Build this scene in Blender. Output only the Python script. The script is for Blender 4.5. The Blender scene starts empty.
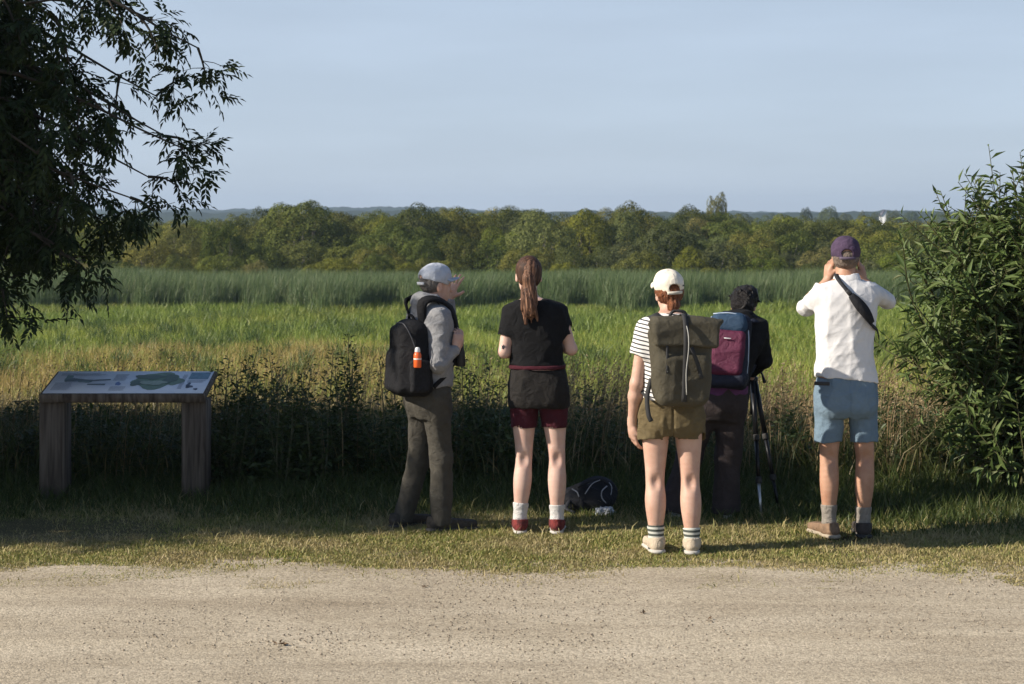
import bpy, math, random
import numpy as np

# ------------------------------------------------------------------ camera, sky, sun, exposure
scene = bpy.context.scene
COL = scene.collection
F_PX, HOR, CAM_Z = 1850.0, 220.0, 1.9          # focal length in pixels, horizon row, eye height in metres
cam_d = bpy.data.cameras.new('camera')
cam = bpy.data.objects.new('camera', cam_d); COL.objects.link(cam)
cam_d.sensor_width = 36.0
cam_d.lens = 36.0 * F_PX / 1024.0
cam_d.shift_y = -(342.0 - HOR) / 1024.0
cam_d.clip_start = 0.1
cam_d.clip_end = 20000.0
cam.location = (0, 0, CAM_Z)
cam.rotation_euler = (math.radians(90), 0, 0)
cam_d.dof.use_dof = True
cam_d.dof.focus_distance = 11.2
cam_d.dof.aperture_fstop = 8.0
scene.camera = cam

SUN_EL = math.radians(30.0)
SUN_TO = np.array([-0.966, -0.26])            # horizontal direction towards the sun
SUN_TO /= np.linalg.norm(SUN_TO)
world = bpy.data.worlds.new('World'); scene.world = world
world.use_nodes = True
wn = world.node_tree; wn.nodes.clear()
sky = wn.nodes.new('ShaderNodeTexSky'); sky.sky_type = 'NISHITA'
sky.sun_disc = False
sky.sun_elevation = SUN_EL
sky.sun_rotation = math.atan2(SUN_TO[0], SUN_TO[1])
sky.altitude = 0; sky.air_density = 1.0; sky.dust_density = 0.4; sky.ozone_density = 4.5
bgn = wn.nodes.new('ShaderNodeBackground'); bgn.inputs['Strength'].default_value = 0.075
won = wn.nodes.new('ShaderNodeOutputWorld')
# a thin even veil of high haze over the lower sky
wb_ = wn.nodes.new('ShaderNodeMix'); wb_.data_type = 'RGBA'; wb_.inputs[7].default_value = (4.85, 5.65, 6.85, 1)
wtc = wn.nodes.new('ShaderNodeTexCoord'); wsp = wn.nodes.new('ShaderNodeSeparateXYZ'); wn.links.new(wtc.outputs['Generated'], wsp.inputs[0])
wmr = wn.nodes.new('ShaderNodeMapRange'); wmr.inputs[1].default_value = 0.10; wmr.inputs[2].default_value = 0.42; wmr.inputs[3].default_value = 0.8; wmr.inputs[4].default_value = 0.1
wn.links.new(wsp.outputs['Z'], wmr.inputs[0])
wmp = wn.nodes.new('ShaderNodeMapping'); wmp.inputs['Scale'].default_value = (3.0, 3.0, 22.0); wn.links.new(wtc.outputs['Generated'], wmp.inputs[0])
wnz = wn.nodes.new('ShaderNodeTexNoise'); wnz.inputs['Scale'].default_value = 1.6; wnz.inputs['Detail'].default_value = 5.0; wn.links.new(wmp.outputs[0], wnz.inputs['Vector'])
wcr = wn.nodes.new('ShaderNodeMapRange'); wcr.inputs[1].default_value = 0.45; wcr.inputs[2].default_value = 0.8; wcr.inputs[3].default_value = 1.0; wcr.inputs[4].default_value = 1.10; wn.links.new(wnz.outputs[0], wcr.inputs[0])
wvm = wn.nodes.new('ShaderNodeVectorMath'); wvm.operation = 'SCALE'; wn.links.new(wcr.outputs[0], wvm.inputs['Scale'])
wn.links.new(wmr.outputs[0], wb_.inputs[0])
wn.links.new(sky.outputs[0], wb_.inputs[6]); wn.links.new(wb_.outputs[2], wvm.inputs[0]); wn.links.new(wvm.outputs[0], bgn.inputs['Color']); wn.links.new(bgn.outputs[0], won.inputs['Surface'])

sun_d = bpy.data.lights.new('sun', 'SUN'); sun_d.energy = 5.0; sun_d.angle = math.radians(0.53)
sun_d.color = (1.0, 0.91, 0.79)
sun = bpy.data.objects.new('sun', sun_d); COL.objects.link(sun)
from mathutils import Vector, Matrix
sdir = Vector((-SUN_TO[0] * math.cos(SUN_EL), -SUN_TO[1] * math.cos(SUN_EL), -math.sin(SUN_EL)))
sun.rotation_euler = sdir.to_track_quat('-Z', 'Y').to_euler()
sun.location = (-20, -6, 14)

vs = scene.view_settings
vs.view_transform = 'Standard'; vs.look = 'None'; vs.gamma = 1.0; vs.use_curve_mapping = False
vs.exposure = 0.6

# ------------------------------------------------------------------ helpers
rng = np.random.default_rng(7)
random.seed(7)
f32 = np.float32

def V(Y0):
    """pixel measurements of the photo -> metres at distance Y0 (+d)"""
    def f(px, py, d=0.0):
        Y = Y0 + d
        return np.array([(px - 512.0) * Y / F_PX, Y, CAM_Z - (py - HOR) * Y / F_PX])
    return f

def terrain(y):
    t = np.clip((np.asarray(y, float) - 13.6) / (42 - 13.6), 0, 1)
    return -3.0 * t * t * (3 - 2 * t)

def hash2(i, j, seed=0):
    h = (i.astype(np.int64) * 374761393 + j.astype(np.int64) * 668265263 + seed * 1442695041) & 0xffffffff
    h = ((h ^ (h >> 13)) * 1274126177) & 0xffffffff
    return ((h ^ (h >> 16)) & 0xffff) / 65535.0

def noise2(x, y, seed=0):
    x = np.asarray(x, float); y = np.asarray(y, float)
    i = np.floor(x); j = np.floor(y); fx = x - i; fy = y - j
    fx = fx * fx * (3 - 2 * fx); fy = fy * fy * (3 - 2 * fy)
    a = hash2(i, j, seed); b = hash2(i + 1, j, seed); c = hash2(i, j + 1, seed); d = hash2(i + 1, j + 1, seed)
    return (a * (1 - fx) + b * fx) * (1 - fy) + (c * (1 - fx) + d * fx) * fy

def fbm2(x, y, seed=0, o=3):
    s = 0; a = 0.5
    for k in range(o):
        s = s + a * noise2(x * 2 ** k, y * 2 ** k, seed + k); a *= 0.5
    return s / (1 - 0.5 ** o)

def mesh_np(name, verts, quads=None, tris=None, smooth=False):
    me = bpy.data.meshes.new(name)
    verts = np.asarray(verts, f32)
    q = np.zeros((0, 4), np.int32) if quads is None else np.asarray(quads, np.int32)
    t = np.zeros((0, 3), np.int32) if tris is None else np.asarray(tris, np.int32)
    me.vertices.add(len(verts)); me.vertices.foreach_set('co', verts.ravel())
    loops = np.concatenate([q.ravel(), t.ravel()])
    me.loops.add(len(loops)); me.loops.foreach_set('vertex_index', loops)
    n = len(q) + len(t)
    starts = np.concatenate([np.arange(len(q)) * 4, len(q) * 4 + np.arange(len(t)) * 3]).astype(np.int32)
    me.polygons.add(n); me.polygons.foreach_set('loop_start', starts)
    if smooth:
        me.polygons.foreach_set('use_smooth', np.ones(n, bool))
    me.update(calc_edges=True); me.validate()
    return me

def link(name, me, mat=None, parent=None, loc=None):
    o = bpy.data.objects.new(name, me); COL.objects.link(o)
    if mat is not None and me is not None:
        me.materials.append(mat)
    if parent is not None:
        o.parent = parent
    if loc is not None:
        o.location = loc
    return o

def tag(o, label=None, cat=None, group=None, kind=None):
    if label: o['label'] = label
    if cat: o['category'] = cat
    if group: o['group'] = group
    if kind: o['kind'] = kind
    return o

def empty(name, loc, label, cat, group=None):
    o = bpy.data.objects.new(name, None); COL.objects.link(o); o.location = loc
    o.empty_display_size = 0.1
    return tag(o, label, cat, group)

def part(name, V_, Q, T, mat, root, smooth=False):
    """mesh given in world coordinates -> child of root (unrotated)"""
    b = np.array(root['_w']) if '_w' in root else np.array(root.location)
    o = link(name, mesh_np(name, np.asarray(V_) - b, Q, T, smooth), mat, root)
    return o

class MB:
    """collects world-space pieces into one mesh"""
    def __init__(s): s.v = []; s.q = []; s.t = []; s.n = 0
    def add(s, v, q=None, t=None):
        v = np.asarray(v, float).reshape(-1, 3)
        s.v.append(v)
        if q is not None and len(q): s.q.append(np.asarray(q, int) + s.n)
        if t is not None and len(t): s.t.append(np.asarray(t, int) + s.n)
        s.n += len(v)
    def arrays(s):
        return (np.concatenate(s.v), np.concatenate(s.q) if s.q else None, np.concatenate(s.t) if s.t else None)
    def tube(s, pts, rad, n=6, cap=True):
        pts = np.asarray(pts, float); m = len(pts)
        rad = np.broadcast_to(np.asarray(rad, float), (m,))
        tan = np.gradient(pts, axis=0); tan /= np.linalg.norm(tan, axis=1)[:, None] + 1e-9
        ref = np.array([0.13, 0.27, 1.0]) if abs(tan[0][2]) < 0.9 else np.array([1.0, 0.2, 0.1])
        u = np.cross(tan, ref); u /= np.linalg.norm(u, axis=1)[:, None] + 1e-9
        w = np.cross(tan, u)
        a = np.arange(n) * 2 * math.pi / n
        ring = (pts[:, None] + rad[:, None, None] * (np.cos(a)[None, :, None] * u[:, None] + np.sin(a)[None, :, None] * w[:, None]))
        q = []
        i = np.arange(n); j = (i + 1) % n
        for k in range(m - 1):
            q.append(np.stack([k * n + i, (k + 1) * n + i, (k + 1) * n + j, k * n + j], 1))
        v = ring.reshape(-1, 3); t = []
        if cap:
            v = np.concatenate([v, pts[:1], pts[-1:]])
            t = np.concatenate([np.stack([np.full(n, m * n), i, j], 1), np.stack([np.full(n, m * n + 1), (m - 1) * n + j, (m - 1) * n + i], 1)])
        s.add(v, np.concatenate(q), t)
    def box(s, c, h, R=np.eye(3), bev=0.004):
        c = np.asarray(c, float); h = np.asarray(h, float); R = np.asarray(R)
        b = min(bev, 0.45 * h.min())
        v = []; sg = [(x, y, z) for x in (-1, 1) for y in (-1, 1) for z in (-1, 1)]
        idx = {}
        for g in sg:
            for ax in range(3):
                p = np.array(g) * h
                for o2 in range(3):
                    if o2 != ax: p[o2] -= g[o2] * b
                idx[(g, ax)] = len(v); v.append(p)
        q = []; t = []
        def face(l):
            p = np.array([v[i] for i in l]); n = np.cross(p[1] - p[0], p[2] - p[1])
            return l if np.dot(n, p.mean(0)) > 0 else l[::-1]
        for ax in range(3):
            o1, o2 = [k for k in range(3) if k != ax]
            for sv in (-1, 1):
                l = []
                for a_, b_ in ((-1, -1), (1, -1), (1, 1), (-1, 1)):
                    g = [0, 0, 0]; g[ax] = sv; g[o1] = a_; g[o2] = b_; l.append(idx[(tuple(g), ax)])
                q.append(face(l))
        for ax in range(3):
            o1, o2 = [k for k in range(3) if k != ax]
            for a_ in (-1, 1):
                for b_ in (-1, 1):
                    g0 = [0, 0, 0]; g0[ax] = -1; g0[o1] = a_; g0[o2] = b_
                    g1 = list(g0); g1[ax] = 1; g0 = tuple(g0); g1 = tuple(g1)
                    q.append(face([idx[(g0, o1)], idx[(g1, o1)], idx[(g1, o2)], idx[(g0, o2)]]))
        for g in sg:
            t.append(face([idx[(g, 0)], idx[(g, 1)], idx[(g, 2)]]))
        v = np.array(v) @ R.T + c
        s.add(v, q, t)
    def ribbon(s, pts, nrm, width, thick):
        """flat strap along pts; nrm = outward normals, box section"""
        pts = np.asarray(pts, float); nrm = np.broadcast_to(np.asarray(nrm, float), pts.shape)
        width = np.broadcast_to(np.asarray(width, float), (len(pts),))
        tan = np.gradient(pts, axis=0); tan /= np.linalg.norm(tan, axis=1)[:, None] + 1e-9
        side = np.cross(tan, nrm); side /= np.linalg.norm(side, axis=1)[:, None] + 1e-9
        nn = np.cross(side, tan)
        w = side * width[:, None] / 2; h = nn * thick / 2
        ring = np.stack([pts - w - h, pts + w - h, pts + w + h, pts - w + h], 1)
        m = len(pts); q = []
        for k in range(m - 1):
            for i in range(4):
                j = (i + 1) % 4
                q.append((k * 4 + i, k * 4 + j, (k + 1) * 4 + j, (k + 1) * 4 + i))
        q.append((3, 2, 1, 0)); q.append(tuple((m - 1) * 4 + i for i in range(4)))
        s.add(ring.reshape(-1, 3), q)
    def build(s, name, mat, root=None, smooth=False):
        v, q, t = s.arrays()
        if root is None:
            return link(name, mesh_np(name, v, q, t, smooth), mat)
        return part(name, v, q, t, mat, root, smooth)

def spline(pts, n):
    """Catmull-Rom through pts -> n points"""
    p = np.asarray(pts, float)
    p = np.concatenate([[2 * p[0] - p[1]], p, [2 * p[-1] - p[-2]]])
    m = len(p) - 3
    t = np.linspace(0, m - 1e-6, n); i = t.astype(int); u = (t - i)[:, None]
    a, b, c, d = p[i], p[i + 1], p[i + 2], p[i + 3]
    return 0.5 * (2 * b + (c - a) * u + (2 * a - 5 * b + 4 * c - d) * u ** 2 + (3 * b - a - 3 * c + d) * u ** 3)

# ------------------------------------------------------------------ materials
def newmat(name):
    m = bpy.data.materials.new(name); m.use_nodes = True
    nt = m.node_tree; nt.nodes.clear()
    out = nt.nodes.new('ShaderNodeOutputMaterial')
    return m, nt, out

def N(nt, typ, **kw):
    n = nt.nodes.new(typ)
    for k, v in kw.items():
        if k.startswith('i_'):
            n.inputs[k[2:].replace('_', ' ')].default_value = v
        else:
            setattr(n, k, v)
    return n

def ramp(nt, stops, interp='LINEAR'):
    r = nt.nodes.new('ShaderNodeValToRGB'); r.color_ramp.interpolation = interp
    e = r.color_ramp.elements
    while len(e) < len(stops): e.new(0.5)
    for el, (p, c) in zip(e, stops):
        el.position = p; el.color = (*c, 1) if len(c) == 3 else c
    return r

def cloth(name, c1, c2=None, rough=0.85, scale=18.0, bump=0.25, weave=900.0, sheen=0.0):
    """woven fabric: uneven dye plus fine weave bump"""
    m, nt, out = newmat(name); c2 = c2 or tuple(x * 0.75 for x in c1)
    L = nt.links.new
    tc = N(nt, 'ShaderNodeTexCoord')
    n1 = N(nt, 'ShaderNodeTexNoise', i_Scale=scale, i_Detail=5.0, i_Roughness=0.65); L(tc.outputs['Object'], n1.inputs['Vector'])
    r = ramp(nt, [(0.3, c2), (0.7, c1)]); L(n1.outputs['Fac'], r.inputs[0])
    n2 = N(nt, 'ShaderNodeTexNoise', i_Scale=weave, i_Detail=2.0); L(tc.outputs['Object'], n2.inputs['Vector'])
    n3 = N(nt, 'ShaderNodeTexNoise', i_Scale=16.0, i_Detail=5.0, i_Roughness=0.5, i_Distortion=1.6); L(tc.outputs['Object'], n3.inputs['Vector'])
    ad = N(nt, 'ShaderNodeMath', operation='MULTIPLY_ADD', use_clamp=False); L(n3.outputs['Fac'], ad.inputs[0]); ad.inputs[1].default_value = 6.0; L(n2.outputs['Fac'], ad.inputs[2])
    b = N(nt, 'ShaderNodeBump', i_Strength=bump * 1.6, i_Distance=0.006); L(ad.outputs[0], b.inputs['Height'])
    p = N(nt, 'ShaderNodeBsdfPrincipled', i_Roughness=rough); L(r.outputs[0], p.inputs['Base Color']); L(b.outputs[0], p.inputs['Normal'])
    p.inputs['Specular IOR Level'].default_value = 0.25
    p.inputs['Sheen Weight'].default_value = sheen
    L(p.outputs[0], out.inputs['Surface'])
    return m

def plain(name, c, rough=0.5, metal=0.0, c2=None, scale=30.0, spec=0.5, bump=0.0):
    m, nt, out = newmat(name); L = nt.links.new
    p = N(nt, 'ShaderNodeBsdfPrincipled', i_Roughness=rough, i_Metallic=metal)
    p.inputs['Specular IOR Level'].default_value = spec
    tc = N(nt, 'ShaderNodeTexCoord')
    n1 = N(nt, 'ShaderNodeTexNoise', i_Scale=scale, i_Detail=4.0); L(tc.outputs['Object'], n1.inputs['Vector'])
    r = ramp(nt, [(0.3, c2 or tuple(x * 0.82 for x in c)), (0.7, c)]); L(n1.outputs['Fac'], r.inputs[0])
    L(r.outputs[0], p.inputs['Base Color'])
    if bump:
        b = N(nt, 'ShaderNodeBump', i_Strength=bump, i_Distance=0.004); L(n1.outputs['Fac'], b.inputs['Height']); L(b.outputs[0], p.inputs['Normal'])
    L(p.outputs[0], out.inputs['Surface'])
    return m

def skin(name, c, c2):
    m, nt, out = newmat(name); L = nt.links.new
    tc = N(nt, 'ShaderNodeTexCoord')
    n1 = N(nt, 'ShaderNodeTexNoise', i_Scale=9.0, i_Detail=6.0, i_Roughness=0.7); L(tc.outputs['Object'], n1.inputs['Vector'])
    r = ramp(nt, [(0.36, c2), (0.60, c)]); L(n1.outputs['Fac'], r.inputs[0])
    n2 = N(nt, 'ShaderNodeTexNoise', i_Scale=260.0, i_Detail=3.0); L(tc.outputs['Object'], n2.inputs['Vector'])
    b = N(nt, 'ShaderNodeBump', i_Strength=0.12, i_Distance=0.003); L(n2.outputs['Fac'], b.inputs['Height'])
    p = N(nt, 'ShaderNodeBsdfPrincipled', i_Roughness=0.52)
    p.inputs['Subsurface Weight'].default_value = 0.12
    p.inputs['Subsurface Radius'].default_value = (0.012, 0.004, 0.002)
    p.inputs['Subsurface Scale'].default_value = 1.0
    p.inputs['Specular IOR Level'].default_value = 0.35
    L(r.outputs[0], p.inputs['Base Color']); L(b.outputs[0], p.inputs['Normal']); L(p.outputs[0], out.inputs['Surface'])
    return m

def leafmat(name, stops, trans=0.3, rough=0.5, objvar=None, spec=0.35, patch=None, pscale=1.0, plim=(0.42, 0.6)):
    """foliage: every blade/leaf takes its own tone; light passes through thin leaves"""
    m, nt, out = newmat(name); L = nt.links.new
    g = N(nt, 'ShaderNodeNewGeometry')
    r = ramp(nt, stops); L(g.outputs['Random Per Island'], r.inputs[0])
    col = r.outputs[0]
    if patch:                                            # drier or fresher patches of ground
        tc = N(nt, 'ShaderNodeTexCoord'); nz = N(nt, 'ShaderNodeTexNoise', i_Scale=pscale, i_Detail=5.0, i_Roughness=0.6); L(tc.outputs['Object'], nz.inputs['Vector'])
        mr = N(nt, 'ShaderNodeMapRange'); L(nz.outputs['Fac'], mr.inputs[0]); mr.inputs[1].default_value = plim[0]; mr.inputs[2].default_value = plim[1]
        rp = ramp(nt, patch); L(g.outputs['Random Per Island'], rp.inputs[0])
        mp = N(nt, 'ShaderNodeMix', data_type='RGBA'); L(mr.outputs[0], mp.inputs[0]); L(col, mp.inputs[6]); L(rp.outputs[0], mp.inputs[7]); col = mp.outputs[2]
    if objvar:
        oi = N(nt, 'ShaderNodeObjectInfo')
        r2 = ramp(nt, objvar); L(oi.outputs['Random'], r2.inputs[0])
        mx = N(nt, 'ShaderNodeMix', data_type='RGBA', blend_type='MULTIPLY'); mx.inputs[0].default_value = 1.0
        L(col, mx.inputs[6]); L(r2.outputs[0], mx.inputs[7]); col = mx.outputs[2]
    p = N(nt, 'ShaderNodeBsdfPrincipled', i_Roughness=rough); p.inputs['Specular IOR Level'].default_value = spec
    L(col, p.inputs['Base Color'])
    t = N(nt, 'ShaderNodeBsdfTranslucent'); L(col, t.inputs['Color'])
    mix = N(nt, 'ShaderNodeMixShader'); mix.inputs[0].default_value = trans
    L(p.outputs[0], mix.inputs[1]); L(t.outputs[0], mix.inputs[2]); L(mix.outputs[0], out.inputs['Surface'])
    return m

# ------------------------------------------------------------------ blades, leaves
def blades(base, h, w, lean, az=None, rg=rng, midf=0.55):
    """tapered bent grass blades -> verts, quads, tris"""
    n = len(base); h = np.broadcast_to(h, (n,)); w = np.broadcast_to(w, (n,)); lean = np.broadcast_to(lean, (n,))
    az = rg.uniform(0, 2 * math.pi, n) if az is None else az
    fa = rg.uniform(0, 2 * math.pi, n)
    d = np.stack([np.cos(az), np.sin(az), np.zeros(n)], 1); s = np.stack([np.cos(fa), np.sin(fa), np.zeros(n)], 1)
    up = np.array([0, 0, 1.0])
    a = base - s * (w / 2)[:, None]; b = base + s * (w / 2)[:, None]
    mid = base + up * (h * midf)[:, None] + d * (lean * h * 0.3)[:, None]
    c = mid - s * (w * 0.4)[:, None]; e = mid + s * (w * 0.4)[:, None]
    tip = base + up * (h * (1 - 0.25 * lean ** 2))[:, None] + d * (lean * h)[:, None]
    v = np.stack([a, b, c, e, tip], 1).reshape(-1, 3)
    k = np.arange(n)[:, None] * 5
    return v, k + np.array([[0, 1, 3, 2]]), k + np.array([[2, 3, 4]])

def leaves(p, d, nrm, ln, wd, fold=0.25, droop=0.0):
    """leaf: kite of two triangle pairs, folded on the midrib. p base, d direction, nrm up-normal"""
    n = len(p); ln = np.broadcast_to(ln, (n,))[:, None]; wd = np.broadcast_to(wd, (n,))[:, None]
    d = d / (np.linalg.norm(d, axis=1)[:, None] + 1e-9)
    s = np.cross(d, nrm); s /= np.linalg.norm(s, axis=1)[:, None] + 1e-9
    u = np.cross(s, d)
    mid = p + d * ln * 0.5
    tip = p + d * ln - u * ln * droop
    l = p + d * ln * 0.42 - s * wd / 2 + u * wd * fold
    r = p + d * ln * 0.42 + s * wd / 2 + u * wd * fold
    v = np.stack([p, l, tip, r], 1).reshape(-1, 3)
    k = np.arange(n)[:, None] * 4
    t = np.concatenate([k + np.array([[0, 2, 1]]), k + np.array([[0, 3, 2]])])
    return v, t

def unit(n, rg=rng):
    v = rg.normal(size=(n, 3)); return v / np.linalg.norm(v, axis=1)[:, None]
# ================================================================== THE SETTING
# ---- materials of the ground
def ground_material():
    m, nt, out = newmat('ground_soil_and_turf'); L = nt.links.new
    tc = N(nt, 'ShaderNodeTexCoord'); sp = N(nt, 'ShaderNodeSeparateXYZ'); L(tc.outputs['Object'], sp.inputs[0])
    nz = N(nt, 'ShaderNodeTexNoise', i_Scale=0.22, i_Detail=4.0); L(tc.outputs['Object'], nz.inputs['Vector'])
    ma = N(nt, 'ShaderNodeMath', operation='MULTIPLY_ADD'); L(nz.outputs['Fac'], ma.inputs[0]); ma.inputs[1].default_value = 14.0; L(sp.outputs['Y'], ma.inputs[2])
    mr = N(nt, 'ShaderNodeMapRange'); L(ma.outputs[0], mr.inputs[0]); mr.inputs[1].default_value = 7; mr.inputs[2].default_value = 127
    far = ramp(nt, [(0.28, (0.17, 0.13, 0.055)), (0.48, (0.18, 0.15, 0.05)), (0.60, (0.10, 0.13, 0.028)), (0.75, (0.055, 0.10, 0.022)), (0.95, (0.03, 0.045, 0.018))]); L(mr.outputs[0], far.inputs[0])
    n2 = N(nt, 'ShaderNodeTexNoise', i_Scale=9.0, i_Detail=6.0, i_Roughness=0.7); L(tc.outputs['Object'], n2.inputs['Vector'])
    near = ramp(nt, [(0.3, (0.20, 0.16, 0.09)), (0.5, (0.30, 0.24, 0.145)), (0.72, (0.42, 0.345, 0.225))]); L(n2.outputs['Fac'], near.inputs[0])
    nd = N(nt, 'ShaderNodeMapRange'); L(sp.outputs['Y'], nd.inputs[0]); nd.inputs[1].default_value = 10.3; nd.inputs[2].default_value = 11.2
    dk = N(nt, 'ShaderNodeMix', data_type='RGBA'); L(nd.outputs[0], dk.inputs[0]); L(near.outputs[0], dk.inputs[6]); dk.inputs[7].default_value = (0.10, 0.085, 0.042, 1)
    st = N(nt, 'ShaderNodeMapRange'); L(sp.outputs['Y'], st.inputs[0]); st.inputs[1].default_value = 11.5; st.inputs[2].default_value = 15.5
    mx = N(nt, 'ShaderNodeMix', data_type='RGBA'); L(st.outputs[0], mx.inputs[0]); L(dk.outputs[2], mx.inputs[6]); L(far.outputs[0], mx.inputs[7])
    b = N(nt, 'ShaderNodeBump', i_Strength=0.6, i_Distance=0.03); L(n2.outputs['Fac'], b.inputs['Height'])
    p = N(nt, 'ShaderNodeBsdfPrincipled', i_Roughness=0.95); p.inputs['Specular IOR Level'].default_value = 0.1
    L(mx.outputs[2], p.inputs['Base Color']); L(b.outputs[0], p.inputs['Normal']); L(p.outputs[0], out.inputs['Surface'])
    return m

def gravel_material():
    m, nt, out = newmat('sandy_gravel'); L = nt.links.new
    tc = N(nt, 'ShaderNodeTexCoord')
    mp = N(nt, 'ShaderNodeMapping'); mp.inputs['Scale'].default_value = (0.5, 1.2, 1); L(tc.outputs['Object'], mp.inputs[0])
    n0 = N(nt, 'ShaderNodeTexNoise', i_Scale=1.6, i_Detail=6.0, i_Roughness=0.62); L(mp.outputs[0], n0.inputs['Vector'])
    base = ramp(nt, [(0.28, (0.365, 0.305, 0.22)), (0.5, (0.455, 0.39, 0.29)), (0.72, (0.53, 0.46, 0.35))]); L(n0.outputs['Fac'], base.inputs[0])
    # grains of several colours
    vo = N(nt, 'ShaderNodeTexVoronoi', i_Scale=115.0); L(tc.outputs['Object'], vo.inputs['Vector'])
    gr = ramp(nt, [(0.0, (0.50, 0.50, 0.50)), (0.35, (0.86, 0.85, 0.83)), (0.7, (1.0, 0.99, 0.97)), (1.0, (1.28, 1.27, 1.25))])
    sv = N(nt, 'ShaderNodeSeparateColor'); L(vo.outputs['Color'], sv.inputs[0]); L(sv.outputs[0], gr.inputs[0])
    mx = N(nt, 'ShaderNodeMix', data_type='RGBA', blend_type='MULTIPLY'); mx.inputs[0].default_value = 0.8
    L(base.outputs[0], mx.inputs[6]); L(gr.outputs[0], mx.inputs[7])
    n1 = N(nt, 'ShaderNodeTexNoise', i_Scale=30.0, i_Detail=8.0, i_Roughness=0.75); L(tc.outputs['Object'], n1.inputs['Vector'])
    dirt = ramp(nt, [(0.34, (0.62, 0.60, 0.58)), (0.50, (1, 1, 1))]); L(n1.outputs['Fac'], dirt.inputs[0])
    mx2 = N(nt, 'ShaderNodeMix', data_type='RGBA', blend_type='MULTIPLY'); mx2.inputs[0].default_value = 0.85
    L(mx.outputs[2], mx2.inputs[6]); L(dirt.outputs[0], mx2.inputs[7])
    ad = N(nt, 'ShaderNodeMath', operation='MULTIPLY_ADD'); L(n1.outputs['Fac'], ad.inputs[0]); ad.inputs[1].default_value = 1.2
    iv = N(nt, 'ShaderNodeMath', operation='SUBTRACT'); iv.inputs[0].default_value = 1.0; L(vo.outputs['Distance'], iv.inputs[1]); L(iv.outputs[0], ad.inputs[2])
    # wheel-worn streaks along the track: compacted pale dust between coarser, darker strips
    mp3 = N(nt, 'ShaderNodeMapping'); mp3.inputs['Scale'].default_value = (0.10, 1.9, 1); mp3.inputs['Rotation'].default_value = (0, 0, 0.05); L(tc.outputs['Object'], mp3.inputs[0])
    n5 = N(nt, 'ShaderNodeTexNoise', i_Scale=1.7, i_Detail=5.0, i_Roughness=0.6, i_Distortion=0.4); L(mp3.outputs[0], n5.inputs['Vector'])
    stk = ramp(nt, [(0.34, (0.88, 0.87, 0.86)), (0.5, (1, 1, 1)), (0.68, (1.08, 1.08, 1.07))]); L(n5.outputs['Fac'], stk.inputs[0])
    mx4 = N(nt, 'ShaderNodeMix', data_type='RGBA', blend_type='MULTIPLY'); mx4.inputs[0].default_value = 0.9
    L(mx2.outputs[2], mx4.inputs[6]); L(stk.outputs[0], mx4.inputs[7]); mx2 = mx4
    b = N(nt, 'ShaderNodeBump', i_Strength=0.38, i_Distance=0.006); L(ad.outputs[0], b.inputs['Height'])
    p = N(nt, 'ShaderNodeBsdfPrincipled', i_Roughness=0.92); p.inputs['Specular IOR Level'].default_value = 0.15
    L(mx2.outputs[2], p.inputs['Base Color']); L(b.outputs[0], p.inputs['Normal']); L(p.outputs[0], out.inputs['Surface'])
    return m

# ---- ground: one sheet, path level near, dropping to the marsh, out to the horizon
ys = np.concatenate([np.arange(-12, 13, 0.5), np.arange(13, 44, 0.5), np.arange(44, 130, 4), [140, 180, 260, 400, 700, 1200, 2200, 4200, 7000]])
xs = np.concatenate([[-5000, -1500, -500, -150, -60], np.arange(-30, 30.1, 1.0), [60, 150, 500, 1500, 5000]])
X, Yg = np.meshgrid(xs, ys); Zg = terrain(Yg)
Zg = Zg + np.where((Yg > 10.6) & (Yg < 120), (noise2(X * 0.7, Yg * 0.7, 3) - 0.5) * 0.05, 0) - 0.012 * (Yg < 10.6)
nx, ny = len(xs), len(ys)
ii = (np.arange(ny - 1)[:, None] * nx + np.arange(nx - 1)[None]).ravel()
gq = np.stack([ii, ii + 1, ii + nx + 1, ii + nx], 1)
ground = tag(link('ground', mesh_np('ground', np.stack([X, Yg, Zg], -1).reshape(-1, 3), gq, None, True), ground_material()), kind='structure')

# ---- gravel path with ragged verge edge
gx = np.arange(-14, 14.01, 0.08)
edge = 9.86 + (fbm2(gx * 0.9, gx * 0 + 2, 5) - 0.5) * 0.4 + (noise2(gx * 6, gx * 0, 9) - 0.5) * 0.16
rows = []
for t in [0, .2, .4, .6, .7, .8, .86, .9, .94, .97, 1.0]:
    y = -10 + (edge + 0.75 + 10) * t
    z = 0.004 + (fbm2(gx * 0.8, y * 0.9, 11) - 0.5) * 0.02 * (t < 1) * (t > .5)
    if t == 1.0: z = z * 0 - 0.02
    rows.append(np.stack([gx, y, z], 1))
gv = np.concatenate(rows); n = len(gx); ii = (np.arange(len(rows) - 1)[:, None] * n + np.arange(n - 1)[None]).ravel()
gravel = tag(link('gravel_path', mesh_np('gravel_path', gv, np.stack([ii, ii + 1, ii + n + 1, ii + n], 1), None, True), gravel_material()), kind='structure')

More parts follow.
